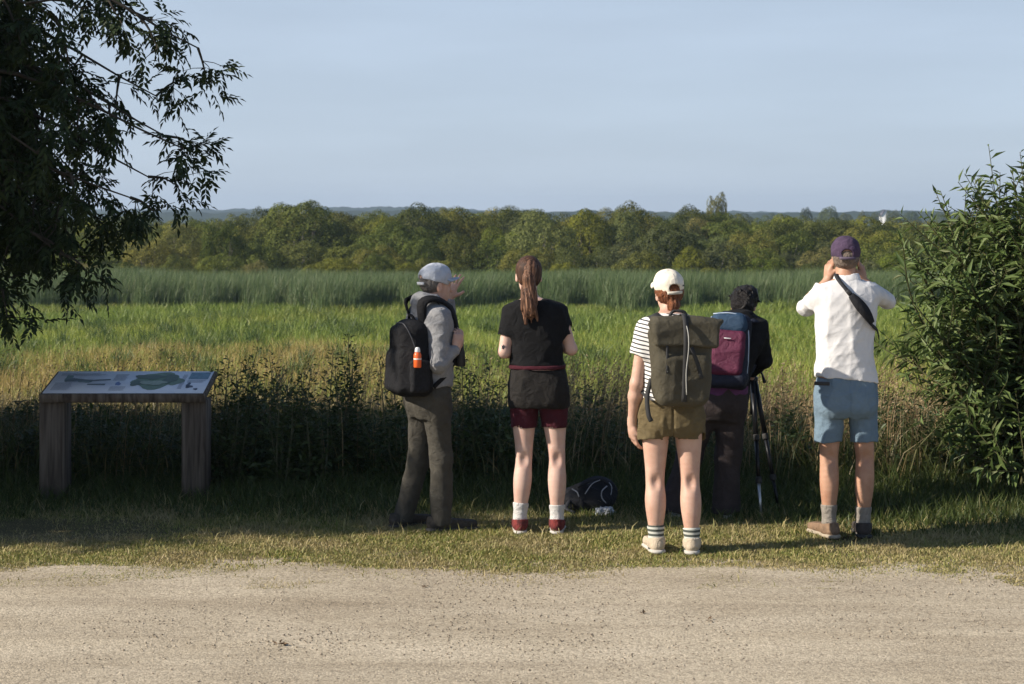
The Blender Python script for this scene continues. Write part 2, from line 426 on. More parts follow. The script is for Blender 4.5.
# loose stones
def stones(n, ylo, yhi, s0, s1, seed):
    rg = np.random.default_rng(seed)
    y = rg.uniform(ylo, yhi, n); x = rg.uniform(-1, 1, n) * (y * 0.285 + 1.2)
    keep = fbm2(x * 1.1, y * 2.4, 21) + rg.uniform(-.25, .25, n) > 0.45
    x, y = x[keep], y[keep]; n = len(x)
    s = s0 + (s1 - s0) * rg.uniform(0, 1, n) ** 3
    oc = np.array([[1, 0, 0], [0, 1, 0], [-1, 0, 0], [0, -1, 0], [0.1, 0.1, 0.8], [0, 0, -.5]], float)
    ft = np.array([[0, 1, 4], [1, 2, 4], [2, 3, 4], [3, 0, 4], [1, 0, 5], [2, 1, 5], [3, 2, 5], [0, 3, 5]])
    v = oc[None] * rg.uniform(.6, 1.2, (n, 6, 1)) * s[:, None, None]
    a = rg.uniform(0, 6.28, n); ca, sa = np.cos(a), np.sin(a)
    vx = v[:, :, 0] * ca[:, None] - v[:, :, 1] * sa[:, None]; vy = v[:, :, 0] * sa[:, None] + v[:, :, 1] * ca[:, None]
    v = np.stack([vx + x[:, None], vy + y[:, None], v[:, :, 2] + 0.003 + s[:, None] * 0.2], -1).reshape(-1, 3)
    t = (np.arange(n)[:, None, None] * 6 + ft[None]).reshape(-1, 3)
    return v, t
sm = leafmat('pebble', [(0, (0.14, 0.115, 0.085)), (0.4, (0.25, 0.205, 0.15)), (0.8, (0.38, 0.32, 0.235)), (1, (0.48, 0.42, 0.33))], trans=0.0, rough=0.85)
v1, t1 = stones(32000, 7.2, 10.3, 0.0018, 0.0075, 31)
tag(link('loose_stones', mesh_np('loose_stones', v1, None, t1), sm), kind='stuff')

# ---- bits of dead leaf blown onto the gravel
dl_m = leafmat('dead_leaf', [(0, (0.10, 0.06, 0.03)), (1, (0.20, 0.13, 0.07))], 0.1)
dl_rg = np.random.default_rng(35)
for (px, py, lab) in [(282, 646, 'brown curled leaf litter on the gravel below the info board side'), (709, 622, 'small dead leaf on the gravel in front of the cream-capped walker'), (424, 588, 'small dark leaf scrap on the gravel in front of the hoodie man'), (640, 615, 'tiny dead leaf scrap on the gravel left of the other scrap')]:
    Y = F_PX * CAM_Z / (py - HOR); b_ = V(Y)(px, py); n_ = 9 if px < 300 else 4
    d_ = unit(n_, dl_rg); d_[:, 2] = np.abs(d_[:, 2]) * .35
    lv, lt = leaves(np.array([b_ * (1, 1, 0) + (0, 0, .008)] * n_) + dl_rg.normal(0, .012, (n_, 3)) * (1, 1, 0), d_, np.tile([0, 0, 1.0], (n_, 1)) + unit(n_, dl_rg) * .5, dl_rg.uniform(.02, .045, n_), dl_rg.uniform(.008, .018, n_), .3)
    tag(link('dead_leaf', mesh_np('dead_leaf', lv - b_ * (1, 1, 0), None, lt), dl_m, None, (b_[0], b_[1], 0)), lab, 'leaf')

# ---- verge: short half-dry turf, thinning out over the gravel
turf_mat = leafmat('verge_turf', [(0, (0.42, 0.34, 0.17)), (0.25, (0.38, 0.32, 0.12)), (0.5, (0.27, 0.26, 0.07)), (0.8, (0.17, 0.20, 0.042)), (1, (0.10, 0.145, 0.028))], trans=0.25, rough=0.6, patch=[(0, (0.44, 0.36, 0.20)), (0.6, (0.36, 0.29, 0.13)), (1, (0.22, 0.21, 0.07))], pscale=1.6, plim=(0.40, 0.62))
def verge_points(n, seed):
    rg = np.random.default_rng(seed)
    y = rg.uniform(9.5, 13.4, n); x = rg.uniform(-1, 1, n) * (y * 0.285 + 1.9)
    e = np.interp(x, gx, edge)
    den = np.clip((y - e + 0.30) / 0.95, 0, 1) ** 1.4 * np.clip(0.45 + 2.6 * (fbm2(x * 2.6, y * 3.4, 41, 4) - 0.36), 0.06, 1.2)
    # tufts that stray onto the gravel
    den = np.maximum(den, 0.9 * (fbm2(x * 2.6, y * 5.0, 47) > 0.585) * np.clip((y - e + 1.0) / 0.9, 0, 1))
    den = np.where(y > 11.6, np.maximum(den, 0.55), den)
    k = rg.uniform(0, 1, n) < den
    return x[k], y[k], (y - e)[k]
x, y, dd = verge_points(760000, 51)
rg = np.random.default_rng(52)
hh = rg.uniform(0.010, 0.032, len(x)) * (0.6 + 0.55 * np.clip(dd / 1.6, 0, 1.0) + 0.9 * np.clip((y - 11.4) / 1.0, 0, 1)) 
hh *= np.where(rg.uniform(0, 1, len(x)) < 0.015, 2.6, 1)
bv, bq, bt = blades(np.stack([x, y, terrain(y) - 0.004], 1), hh, rg.uniform(0.004, 0.008, len(x)), rg.uniform(0.2, 1.1, len(x)), rg=rg)
tag(link('verge_grass', mesh_np('verge_grass', bv, bq, bt), turf_mat), kind='stuff')

# lusher green fringe at the foot of the weeds
lush_mat = leafmat('lush_grass', [(0, (0.045, 0.065, 0.015)), (0.5, (0.07, 0.10, 0.023)), (0.85, (0.10, 0.125, 0.032)), (1, (0.18, 0.16, 0.065))], trans=0.35)
n = 105000; rg = np.random.default_rng(53)
y = rg.uniform(11.0, 13.6, n); x = rg.uniform(-1, 1, n) * (y * 0.285 + 2.0)
lo = 11.35 + (fbm2(x * 1.1, x * 0 + 7, 55) - 0.5) * 0.7 - 0.25 * np.clip((x - 1.2) / 1.0, 0, 1)
k = rg.uniform(0, 1, n) < np.clip((y - lo) / 0.6, 0, 1); x, y, lo = x[k], y[k], lo[k]; n = len(x)
hh = rg.uniform(0.05, 0.21, n) * np.clip(0.14 + (y - lo) / 1.35, 0.14, 1.3)
bv, bq, bt = blades(np.stack([x, y, terrain(y) - 0.005], 1), hh, rg.uniform(0.004, 0.010, n), rg.uniform(0.15, 0.9, n), rg=rg)
tag(link('lush_grass', mesh_np('lush_grass', bv, bq, bt), lush_mat), kind='stuff')

# ---- tall rank grass and dead seed stalks behind the verge
tall_mat = leafmat('tall_grass', [(0, (0.05, 0.07, 0.018)), (0.45, (0.085, 0.105, 0.03)), (0.7, (0.14, 0.135, 0.045)), (0.88, (0.26, 0.20, 0.09)), (1, (0.36, 0.28, 0.14))], trans=0.3)
def tall_points(n, y0, y1, seed, xr=2.2):
    n = int(n * 1.33); rg = np.random.default_rng(seed)
    y = rg.uniform(y0, y1, n); x = rg.uniform(-1, 1, n) * (y * 0.285 + xr)
    return x, y, rg
x, y, rg = tall_points(52000, 12.3, 17.5, 61)
lo = 12.65 + (fbm2(x * 0.9, x * 0 + 3, 62) - 0.5) * 0.7
k = rg.uniform(0, 1, len(x)) < np.clip((y - lo) / 0.35, 0, 1) * (0.45 + 0.75 * fbm2(x * 1.5, y * 1.5, 63)) * (1 - 0.35 * np.clip(x / 0.9, 0, 1)); x, y = x[k], y[k]; n = len(x)
hh = rg.uniform(0.2, 0.6, n) * (0.65 + 0.55 * fbm2(x * 1.2, y * 1.2, 64)) * np.where(y > 14.5, 0.85, 1.0)
bv, bq, bt = blades(np.stack([x, y, terrain(y) - 0.01], 1), hh, rg.uniform(0.005, 0.012, n), rg.uniform(0.1, 0.85, n), rg=rg)
tag(link('tall_grass', mesh_np('tall_grass', bv, bq, bt), tall_mat), kind='stuff')

def seed_stalks(n, y0, y1, h0, h1, seed, xlo=None, xhi=None):
    """thin arching stalk with a drooping plume of seeds"""
    rg = np.random.default_rng(seed)
    y = rg.uniform(y0, y1, n); n = n if xlo is not None else int(n * 1.35); y = rg.uniform(y0, y1, n); x = rg.uniform(-1, 1, n) * (y * 0.285 + 2.0)
    if xlo is not None: x = rg.uniform(xlo, xhi, n)
    keep = fbm2(x * 1.3, y * 1.3, seed) > 0.42; x, y = x[keep], y[keep]; n = len(x)
    h = rg.uniform(h0, h1, n) * (0.75 + 0.4 * fbm2(x * 0.8, y * 0.4, seed + 1)); lean = rg.uniform(0.03, 0.35, n); az = rg.normal(0.1, 1.0, n)
    base = np.stack([x, y, terrain(y)], 1)
    bv, bq, bt = blades(base, h, 0.0045, lean, az, rg, 0.6)
    # spikelets up the last third
    m = 9
    tt = np.linspace(0.72, 1.0, m)[None, :]
    d = np.stack([np.cos(az), np.sin(az)], 1)
    px = base[:, None, 0] + d[:, 0:1] * (lean * h)[:, None] * tt ** 1.6
    py = base[:, None, 1] + d[:, 1:2] * (lean * h)[:, None] * tt ** 1.6
    pz = base[:, None, 2] + (h * (1 - 0.25 * lean ** 2))[:, None] * tt
    p = np.stack([px, py, pz], -1).reshape(-1, 3); k = len(p)
    dr = unit(k, rg) * 0.55 + np.array([0, 0, 0.55]); dr[:, :2] += np.repeat(d, m, 0) * 0.5
    lv, lt = leaves(p, dr, unit(k, rg), rg.uniform(0.018, 0.04, k), rg.uniform(0.006, 0.011, k))
    return bv, bq, bt, lv, lt
stalk_mat = leafmat('seed_heads', [(0, (0.14, 0.085, 0.04)), (0.5, (0.25, 0.17, 0.085)), (1, (0.40, 0.30, 0.16))], trans=0.25)
mb = MB()
for args in [(1300, 12.8, 16.5, 0.5, 0.9, 71), (700, 13.4, 17.5, 0.55, 0.95, 73), (1500, 12.9, 16.5, 0.45, 0.85, 75, 0.3, 4.2)]:
    bv, bq, bt, lv, lt = seed_stalks(*args); mb.add(bv, bq, bt); mb.add(lv, None, lt)
tag(mb.build('seed_stalks', stalk_mat), kind='stuff')

# ---- low broad-leaved undergrowth between the grasses
under_mat = leafmat('undergrowth', [(0, (0.032, 0.052, 0.015)), (0.6, (0.062, 0.09, 0.026)), (1, (0.10, 0.12, 0.036))], trans=0.3)
x, y, rg = tall_points(110000, 12.5, 15.5, 81)
lo = 12.7 + (fbm2(x * 0.9, x * 0 + 3, 62) - 0.5) * 0.7
k = rg.uniform(0, 1, len(x)) < np.clip((y - lo) / 0.3, 0, 1) * (fbm2(x * 1.8, y * 1.8, 82) > 0.34) * (1 - 0.75 * np.clip((x + 0.2) / 0.7, 0, 1)); x, y = x[k], y[k]; n = len(x)
z = rg.uniform(0, 1, n) ** 1.1 * 0.55 * (0.12 + 1.15 * fbm2(x * 1.6, y * 1.6, 83))
dr = unit(n, rg); dr[:, 2] = np.abs(dr[:, 2]) * 0.6 - 0.1
lv, lt = leaves(np.stack([x, y, terrain(y) + z], 1), dr, np.tile([0, 0, 1.0], (n, 1)) + unit(n, rg) * 0.4, rg.uniform(0.03, 0.09, n), rg.uniform(0.012, 0.035, n))
tag(link('undergrowth', mesh_np('undergrowth', lv, None, lt), under_mat), kind='stuff')

# ---- long dry grass down the bank
bank_mat = leafmat('bank_grass', [(0, (0.12, 0.12, 0.035)), (0.3, (0.22, 0.18, 0.07)), (0.7, (0.33, 0.25, 0.11)), (1, (0.42, 0.32, 0.16))], trans=0.3)
x, y, rg = tall_points(30000, 17, 48, 91, 1.5); n = len(x)
bv, bq, bt = blades(np.stack([x, y, terrain(y) - 0.01], 1), rg.uniform(0.25, 0.55, n), rg.uniform(0.010, 0.02, n), rg.uniform(0.1, 0.8, n), rg=rg)
tag(link('bank_grass', mesh_np('bank_grass', bv, bq, bt), bank_mat), kind='stuff')

# ---- meadow: tan, then yellow green, then fresh green before the reeds
def meadow(name, n, y0, y1, mat, h0, h1, w0, w1, seed, prob):
    rg = np.random.default_rng(seed)
    y = np.sqrt(rg.uniform(y0 ** 2, y1 ** 2, n)); x = rg.uniform(-1, 1, n) * (y * 0.315 + 2)
    k = rg.uniform(0, 1, n) < prob(x, y); x, y = x[k], y[k]; n = len(x)
    h = rg.uniform(h0, h1, n) * (0.5 + fbm2(x * 0.55, y * 0.25, seed + 1)) * (0.55 + 0.9 * fbm2(x * 0.13 + 5, y * 0.11, 140, 4))
    v, q, t = blades(np.stack([x, y, terrain(y) - 0.01], 1), h, rg.uniform(w0, w1, n), rg.uniform(0.1, 0.9, n), rg=rg)
    return tag(link(name, mesh_np(name, v, q, t), mat), kind='stuff')
dry_m = leafmat('meadow_dry', [(0, (0.30, 0.21, 0.065)), (0.5, (0.41, 0.30, 0.095)), (1, (0.50, 0.38, 0.15))], trans=0.25)
yel_m = leafmat('meadow_yellow_green', [(0, (0.18, 0.235, 0.03)), (0.5, (0.28, 0.325, 0.048)), (0.85, (0.36, 0.38, 0.075)), (1, (0.40, 0.35, 0.11))], trans=0.3, patch=[(0, (0.13, 0.185, 0.03)), (0.7, (0.20, 0.26, 0.045)), (1, (0.29, 0.29, 0.07))], pscale=0.16)
grn_m = leafmat('meadow_green', [(0, (0.12, 0.175, 0.028)), (0.5, (0.195, 0.265, 0.042)), (0.85, (0.26, 0.32, 0.06)), (1, (0.26, 0.29, 0.07))], trans=0.35, patch=[(0, (0.14, 0.18, 0.02)), (0.6, (0.22, 0.25, 0.04)), (1, (0.34, 0.31, 0.09))], pscale=0.14, plim=(0.46, 0.64))
def dryness(x, y):
    b = fbm2(x * 0.10 + 3, y * 0.06, 101, 4)
    return np.clip((61 - y - 24 * np.clip((x / (0.277 * y) + 0.1) / 0.5, 0, 1)) / 16 + (b - 0.5) * 3.2, 0, 1)
def greenness(x, y):
    b = fbm2(x * 0.09, y * 0.08, 105, 4)
    return np.clip((y - 76) / 16 + (b - 0.5) * 3.0 + 0.25 * np.clip(x / (0.277 * y), -1, 1), 0, 1)
meadow('dry_meadow_grass', 150000, 44, 84, dry_m, 0.25, 0.55, 0.009, 0.02, 111, lambda x, y: dryness(x, y) * 0.9)
meadow('yellow_meadow_grass', 170000, 44, 100, yel_m, 0.2, 0.48, 0.011, 0.026, 113, lambda x, y: (1 - 0.8 * dryness(x, y)) * (1 - 0.75 * greenness(x, y)))
meadow('green_meadow_grass', 150000, 56, 101, grn_m, 0.25, 0.65, 0.015, 0.05, 115, lambda x, y: greenness(x, y) * 0.9)

# darker tussocks scattered through it
rg = np.random.default_rng(141); m_ = 420
ty = np.sqrt(rg.uniform(46 ** 2, 99 ** 2, m_)); tx = rg.uniform(-1, 1, m_) * ty * 0.29; kk = fbm2(tx * 0.12, ty * 0.1, 142) > 0.46; tx, ty = tx[kk], ty[kk]
bx = np.repeat(tx, 70) + rg.normal(0, 0.22, len(tx) * 70) * np.repeat(rg.uniform(.5, 1.8, len(tx)), 70); by = np.repeat(ty, 70) + rg.normal(0, 0.22, len(tx) * 70)
n = len(bx); v, q, t = blades(np.stack([bx, by, terrain(by) - 0.01], 1), rg.uniform(0.3, 0.8, n) * np.repeat(rg.uniform(.6, 1.2, len(tx)), 70), rg.uniform(0.015, 0.035, n), rg.uniform(0.1, 0.8, n), rg=rg)
tag(link('sedge_tussocks', mesh_np('sedge_tussocks', v, q, t), leafmat('sedge', [(0, (0.05, 0.085, 0.02)), (0.7, (0.09, 0.14, 0.03)), (1, (0.17, 0.19, 0.05))], 0.3)), kind='stuff')

# ---- reed bed: tall blue green blades in a band
reed_mat = leafmat('reed', [(0, (0.055, 0.09, 0.030)), (0.5, (0.095, 0.145, 0.047)), (0.85, (0.145, 0.20, 0.068)), (1, (0.21, 0.22, 0.12))], trans=0.3, patch=[(0, (0.07, 0.12, 0.04)), (0.5, (0.115, 0.175, 0.06)), (1, (0.22, 0.23, 0.11))], pscale=0.12, plim=(0.45, 0.62))
n = 255000; rg = np.random.default_rng(121)
y = rg.uniform(95.5, 113.5, n); x = rg.uniform(-1, 1, n) * (y * 0.315 + 3)
front = 99.6 + (fbm2(x * 0.3, x * 0 + 1, 122, 4) - 0.5) * 9.0
k = (y > front) & (rg.uniform(0, 1, n) < 0.6 + 0.7 * fbm2(x * 0.5, y * 0.4, 123)); x, y, front = x[k], y[k], front[k]; n = len(x)
h = rg.uniform(1.35, 2.15, n) * np.clip(0.55 + (y - front) / 3.0, 0.55, 1) * (0.86 + 0.26 * fbm2(x * 0.22, y * 0.2, 124))
v, q, t = blades(np.stack([x, y, terrain(y)], 1), h, rg.uniform(0.014, 0.034, n), np.abs(rg.normal(0.16, 0.2, n)), rg.normal(0.4, 1.3, n), rg, 0.65)
tag(link('reed_bed', mesh_np('reed_bed', v, q, t), reed_mat), kind='stuff')

# ================================================================== WOODS BEYOND THE REEDS
bark_far = plain('scrub_bark', (0.16, 0.14, 0.11), 0.9, c2=(0.09, 0.08, 0.06), scale=6)
OBJV = [(0, (0.48, 0.56, 0.54)), (0.3, (0.95, 0.98, 0.95)), (0.55, (1.38, 1.2, 0.98)), (0.8, (0.72, 0.85, 0.7)), (1, (1.2, 1.28, 0.95))]
wil_m = leafmat('willow_scrub_leaves', [(0, (0.075, 0.088, 0.024)), (0.5, (0.135, 0.148, 0.040)), (1, (0.21, 0.21, 0.066))], 0.3, 0.8, spec=0.08, objvar=OBJV)
dark_m = leafmat('dark_wood_leaves', [(0, (0.045, 0.06, 0.017)), (0.5, (0.085, 0.10, 0.028)), (1, (0.145, 0.15, 0.046))], 0.3, 0.8, spec=0.08, objvar=OBJV)
lime_m = leafmat('lime_wood_leaves', [(0, (0.085, 0.11, 0.02)), (0.5, (0.145, 0.165, 0.03)), (1, (0.21, 0.22, 0.05))], 0.3, 0.8, spec=0.08, objvar=OBJV)
grey_m = leafmat('greyish_willow_leaves', [(0, (0.09, 0.098, 0.042)), (0.5, (0.15, 0.155, 0.065)), (1, (0.23, 0.225, 0.095))], 0.3, 0.8, spec=0.08, objvar=OBJV)

def crown_mesh(name, seed, nl=26, n=9000, leaf=(0.09, 0.20), flat=1.0, shape='dome'):
    """unit crown, about 1 wide each way and 1 high, made of leaf clumps on many lobes; real leaf size is for a 6 m tree"""
    rg = np.random.default_rng(seed)
    c = []; r = []
    for i in range(nl):
        u = unit(1, rg)[0]; u[2] = abs(u[2]) * 1.1 - 0.25
        if shape == 'dome':
            p = np.array([u[0] * 0.34, u[1] * 0.34, 0.45 + u[2] * 0.36])
            rad = rg.uniform(0.085, 0.185)
            p = p * rg.uniform(0.8, 1.12)
        else:
            zz = rg.uniform(0.15, 0.95); wd = 0.26 * (1 - (zz - 0.5) ** 2 * 1.6)
            a = rg.uniform(0, 6.28); p = np.array([math.cos(a) * wd, math.sin(a) * wd, zz * 0.9]); rad = rg.uniform(0.08, 0.16)
        c.append(p); r.append(rad)
    c.append(np.array([0, 0, 0.42])); r.append(0.3 if shape == 'dome' else 0.16)
    c = np.array(c); r = np.array(r)
    w = r ** 2; idx = rg.choice(len(c), n * 2, p=w / w.sum())
    u = unit(n * 2, rg)
    # sub-clumps: pull points together so that the surface is lumpy with gaps
    p = c[idx] + u * (r[idx] * (0.80 + 0.26 * rg.uniform(0, 1, n * 2) ** 0.6))[:, None]
    dist = np.linalg.norm(p[:, None] - c[None], axis=2) / r[None]
    keep = ((dist < 0.80).sum(1) == 0) & (p[:, 2] > 0.04)
    g = noise2(p[:, 0] * 16 + p[:, 2] * 9, p[:, 1] * 16 - p[:, 2] * 11, seed)
    keep &= g > 0.27
    p = p[keep][:n]; u = u[keep][:n]; k = len(p)
    d = unit(k, rg); d -= u * (d * u).sum(1)[:, None] * 0.85; d[:, 2] -= 0.2
    ln = rg.uniform(*leaf, k) / 6.0
    v, t = leaves(p, d, u + unit(k, rg) * 0.45, ln, ln * rg.uniform(0.4, 0.6, k))
    return v, t
def trunk_mesh(seed, n=6):
    rg = np.random.default_rng(seed + 500); mb = MB()
    for i in range(n):
        a = rg.uniform(0, 6.28); rr = rg.uniform(0.08, 0.26); h = rg.uniform(0.4, 0.75)
        pts = [(math.cos(a) * 0.02, math.sin(a) * 0.02, -0.02), (math.cos(a) * rr * .35, math.sin(a) * rr * .35, h * .35), (math.cos(a) * rr, math.sin(a) * rr, h)]
        mb.tube(spline(pts, 6), np.linspace(0.014, 0.004, 6), 5)
    return mb.arrays()
protos = {}
for i in range(5): protos['dome%d' % i] = crown_mesh('c', 200 + i, 58 + 7 * i, 26000)
for i in range(2): protos['tall%d' % i] = crown_mesh('c', 230 + i, 30, 14000, shape='tall')
pm = {}
def wood_mesh(key, mat, leafk):
    if (key, leafk) not in pm:
        v, t = protos[key]; me = mesh_np('crown', v, None, t); me.materials.append(mat)
        tv, tq, tt = trunk_mesh(hash(key) % 97 if False else int(key[-1]) + 3); tm = mesh_np('trunk', tv, tq, tt, True); tm.materials.append(bark_far)
        pm[(key, leafk)] = (me, tm)
    return pm[(key, leafk)]
MATS = {'w': wil_m, 'd': dark_m, 'l': lime_m, 'g': grey_m}
wood_rg = np.random.default_rng(301)
def wood_tree(px, top, Y, wpx, kind, key, label, cat, group=None, name='willow_tree'):
    x = (px - 512) * Y / F_PX; ztop = CAM_Z - (top - HOR) * Y / F_PX
    h = ztop + 3.0; w = wpx * Y / F_PX
    me, tm = wood_mesh(key, MATS[kind], kind)
    e = empty(name, (x, Y, -3.0), label, cat, group)
    a = wood_rg.uniform(0, 6.28)
    for nm, m in (('trunk', tm), ('crown', me)):
        o = bpy.data.objects.new(nm, m); COL.objects.link(o); o.parent = e
        o.scale = (w * 1.12, w * 1.12, h * 1.07); o.rotation_euler = (0, 0, a)
    return e
# the ones that stand out
special = [
 (300, 201, 132, 92, 'w', 'dome0', 'tallest broad willow dome in the left wood, highest treetop left of the hoodie man', 'tree'),
 (222, 222, 122, 46, 'l', 'dome1', 'bright yellow-green bush near the left end of the wood beside the ash tree tips', 'bush'),
 (345, 258, 117, 60, 'l', 'dome2', 'low lime-green bush at the reed edge left of the grey cap', 'bush'),
 (415, 205, 136, 72, 'd', 'dome3', 'dark broad tree rising behind the grey cap of the hoodie man', 'tree'),
 (462, 207, 138, 66, 'd', 'dome4', 'dark tree with square top just left of the ponytail', 'tree'),
 (513, 207, 142, 62, 'd', 'dome1', 'dark rounded tree directly above the ponytail', 'tree'),
 (541, 211, 126, 72, 'g', 'dome2', 'broad grey-olive willow dome just right of the ponytail', 'tree'),
 (585, 209, 134, 56, 'l', 'dome0', 'bright green tree between the ponytail and the white cap, left of a dark tree', 'tree'),
 (629, 203, 139, 58, 'd', 'dome3', 'dark tall round tree standing left above the white cap', 'tree'),
 (664, 226, 121, 78, 'g', 'dome4', 'olive willow dome in front, right behind the white cap', 'tree'),
 (690, 205, 150, 50, 'g', 'dome1', 'pale loose-crowned tree right of the white cap', 'tree'),
 (716, 198, 152, 30, 'g', 'tall0', 'slim pale tree that is the highest point of the right wood', 'tree'),
 (733, 212, 150, 40, 'w', 'tall1', 'narrow tree right beside the slim highest tree of the right wood', 'tree'),
 (786, 214, 140, 60, 'w', 'dome0', 'broad willow left above the purple cap', 'tree'),
]
for px, top, Y, w, k, key, lab, cat in special:
    wood_tree(px, top, Y, w, k, key, lab, cat, None, 'willow_tree' if cat == 'tree' else 'willow_bush')
GL = 'willow thickets making up the wood edge beyond the reeds'
rows_ = [  # (x0, x1, step, top, jitter, Y, width)
 (50, 1075, 27, 262, 6, 116, 44), (50, 1075, 33, 246, 8, 122, 58), (50, 1070, 40, 232, 7, 130, 68), (50, 1080, 46, 223, 5, 142, 74), (30, 1090, 52, 218, 4, 160, 78)]
cyc = 'wwgdwlwgdwlw'
SKY_X = [130, 165, 190, 215, 240, 262, 285, 300, 318, 340, 365, 395, 420, 450, 475, 500, 520, 545, 565, 585, 605, 622, 640, 657, 690, 735, 760, 790, 820, 850, 880, 900, 1024]
SKY_Y = [226, 220, 214, 216, 212, 207, 202, 200, 204, 213, 211, 206, 204, 207, 213, 207, 205, 210, 211, 208, 209, 203, 206, 217, 208, 213, 216, 213, 215, 213, 217, 219, 218]
for row, (Y_, st_, w_, dy) in enumerate([(146, 21, 54, 1.0), (137, 25, 60, 7.0)]):
    px = 60.0
    while px < 1075:
        wood_tree(px, float(np.interp(px, SKY_X, SKY_Y)) + dy + abs(wood_rg.normal(0, 2.0)), Y_ + wood_rg.uniform(-3, 3), w_ * wood_rg.uniform(0.75, 1.3), cyc[int(wood_rg.integers(0, len(cyc)))], 'dome%d' % wood_rg.integers(0, 5),
                  'rounded olive willow thicket merging with its like in the wood edge beyond the reeds', 'bush', GL, 'willow_bush')
        px += st_ * wood_rg.uniform(0.8, 1.25)
for ri, (x0, x1, st, top, jit, Y, w) in enumerate(rows_):
    px = x0
    while px < x1:
        k = cyc[int(wood_rg.integers(0, len(cyc)))]
        if ri == 0 and wood_rg.uniform() < 0.3: k = 'l'
        t = top + wood_rg.normal(0, jit)
        if px > 700: t = max(t, 219 + 3 * (ri < 4))
        wood_tree(px + wood_rg.uniform(-9, 9), t, Y + wood_rg.uniform(-3, 3), w * wood_rg.uniform(0.8, 1.25), k, 'dome%d' % wood_rg.integers(0, 5),
                  'rounded olive willow thicket merging with its like in the wood edge beyond the reeds', 'bush', GL, 'willow_bush')
        px += st * wood_rg.uniform(0.85, 1.2)

# ---- far trees and house, blue with distance
FT = 'small far trees on the skyline right of the slim tall tree'
for px, top, Y, w, lab in [(806, 207, 560, 13, None), (829, 206, 600, 22, 'dark rounded far tree on the skyline left above the purple cap'), (862, 211, 640, 10, None), (876, 212, 640, 12, None), (893, 210, 620, 16, None), (912, 211, 650, 18, None), (770, 213, 600, 20, None), (742, 213, 640, 26, None), (845, 213, 620, 18, None), (940, 212, 640, 22, None), (965, 211, 640, 20, None)]:
    wood_tree(px, top, Y, w, 'd', 'dome%d' % wood_rg.integers(0, 5), lab or 'small far dark tree in the row along the skyline on the right', 'tree', None if lab else FT, 'far_tree')
hy = 700.0; hx = (884 - 512) * hy / F_PX
house = empty('far_house', (hx, hy, -3), 'tiny white gabled house on the skyline right of the purple cap', 'house'); 
mb = MB(); w_, d_, e_, r__ = 1.5, 3.0, 3.6, 5.6
mb.add([(hx - w_, hy - d_, -3), (hx + w_, hy - d_, -3), (hx + w_, hy - d_, e_), (hx, hy - d_, r__), (hx - w_, hy - d_, e_), (hx - w_, hy + d_, -3), (hx + w_, hy + d_, -3), (hx + w_, hy + d_, e_), (hx, hy + d_, r__), (hx - w_, hy + d_, e_)], [(0, 1, 2, 4), (5, 9, 7, 6), (0, 4, 9, 5), (1, 6, 7, 2)], [(4, 2, 3), (9, 8, 7)])
mb.build('wall', plain('white_render', (0.8, 0.8, 0.78), 0.8), house)
mb = MB()
for s in (-1, 1):
    p = np.array([[hx + s * (w_ + .25), hy - d_ - .2, e_ - .3], [hx, hy - d_ - .2, r__ + .06], [hx, hy + d_ + .2, r__ + .06], [hx + s * (w_ + .25), hy + d_ + .2, e_ - .3]])
    mb.add(np.concatenate([p, p + (0, 0, .16)]), [(0, 1, 2, 3), (4, 7, 6, 5), (0, 4, 5, 1), (1, 5, 6, 2), (2, 6, 7, 3), (3, 7, 4, 0)])
mb.build('roof', plain('slate', (0.10, 0.10, 0.115), 0.7), house)

# ---- far ridges
def ridge(name, Y, depth, pxs, tops, seed, mat):
    x = np.linspace(-0.5 * Y, 0.5 * Y, 900)
    tz = CAM_Z - (np.interp(x * F_PX / Y + 512, pxs, tops) - HOR) * Y / F_PX
    rws = []
    for u in np.linspace(0, 1, 9):
        s = math.sin(min(u, 1) * math.pi / 2) if u < 0.75 else 1 - (u - 0.75) * 1.2
        bump = (noise2(x / 9, x * 0 + u * 30, seed) * 0.6 + noise2(x / 4, x * 0 + u * 50, seed + 1) * 0.4) * 4.5 * Y / 2000 * min(1, u * 3)
        rws.append(np.stack([x, np.full_like(x, Y - depth + u * depth), -3.2 + (tz + 3.2 - 2.2 * Y / 2000) * s + bump], 1))
    v = np.concatenate(rws); n = len(x); ii = (np.arange(8)[:, None] * n + np.arange(n - 1)[None]).ravel()
    return tag(link(name, mesh_np(name, v, np.stack([ii, ii + 1, ii + n + 1, ii + n], 1), None, True), mat), kind='structure')
hill_m = plain('wooded_hill', (0.045, 0.06, 0.03), 0.95, c2=(0.02, 0.03, 0.015), scale=0.06, spec=0.0)
ridge('hills', 2300, 500, [0, 150, 190, 240, 330, 400, 440, 480, 560, 650, 720, 820, 1024], [211, 210, 210, 210, 208, 207.5, 208, 210.5, 213, 212, 212, 213, 212], 401, hill_m)
ridge('hills', 1500, 300, [0, 200, 420, 600, 720, 780, 880, 960, 1024], [214, 213, 211, 212, 214, 213, 211, 212, 213], 405, hill_m)

# ---- the air between: one closed box of even haze
mb = MB(); mb.box((0, 1400, 14), (3500, 1480, 24.0), bev=0.001)
hz, hnt, hout = newmat('haze'); pv = hnt.nodes.new('ShaderNodeVolumePrincipled')
pv.inputs['Color'].default_value = (0.62, 0.79, 1.0, 1); pv.inputs['Density'].default_value = 0.00024; pv.inputs['Anisotropy'].default_value = 0.25
hnt.links.new(pv.outputs[0], hout.inputs['Volume'])
HAZE = tag(mb.build('haze', hz), kind='stuff')
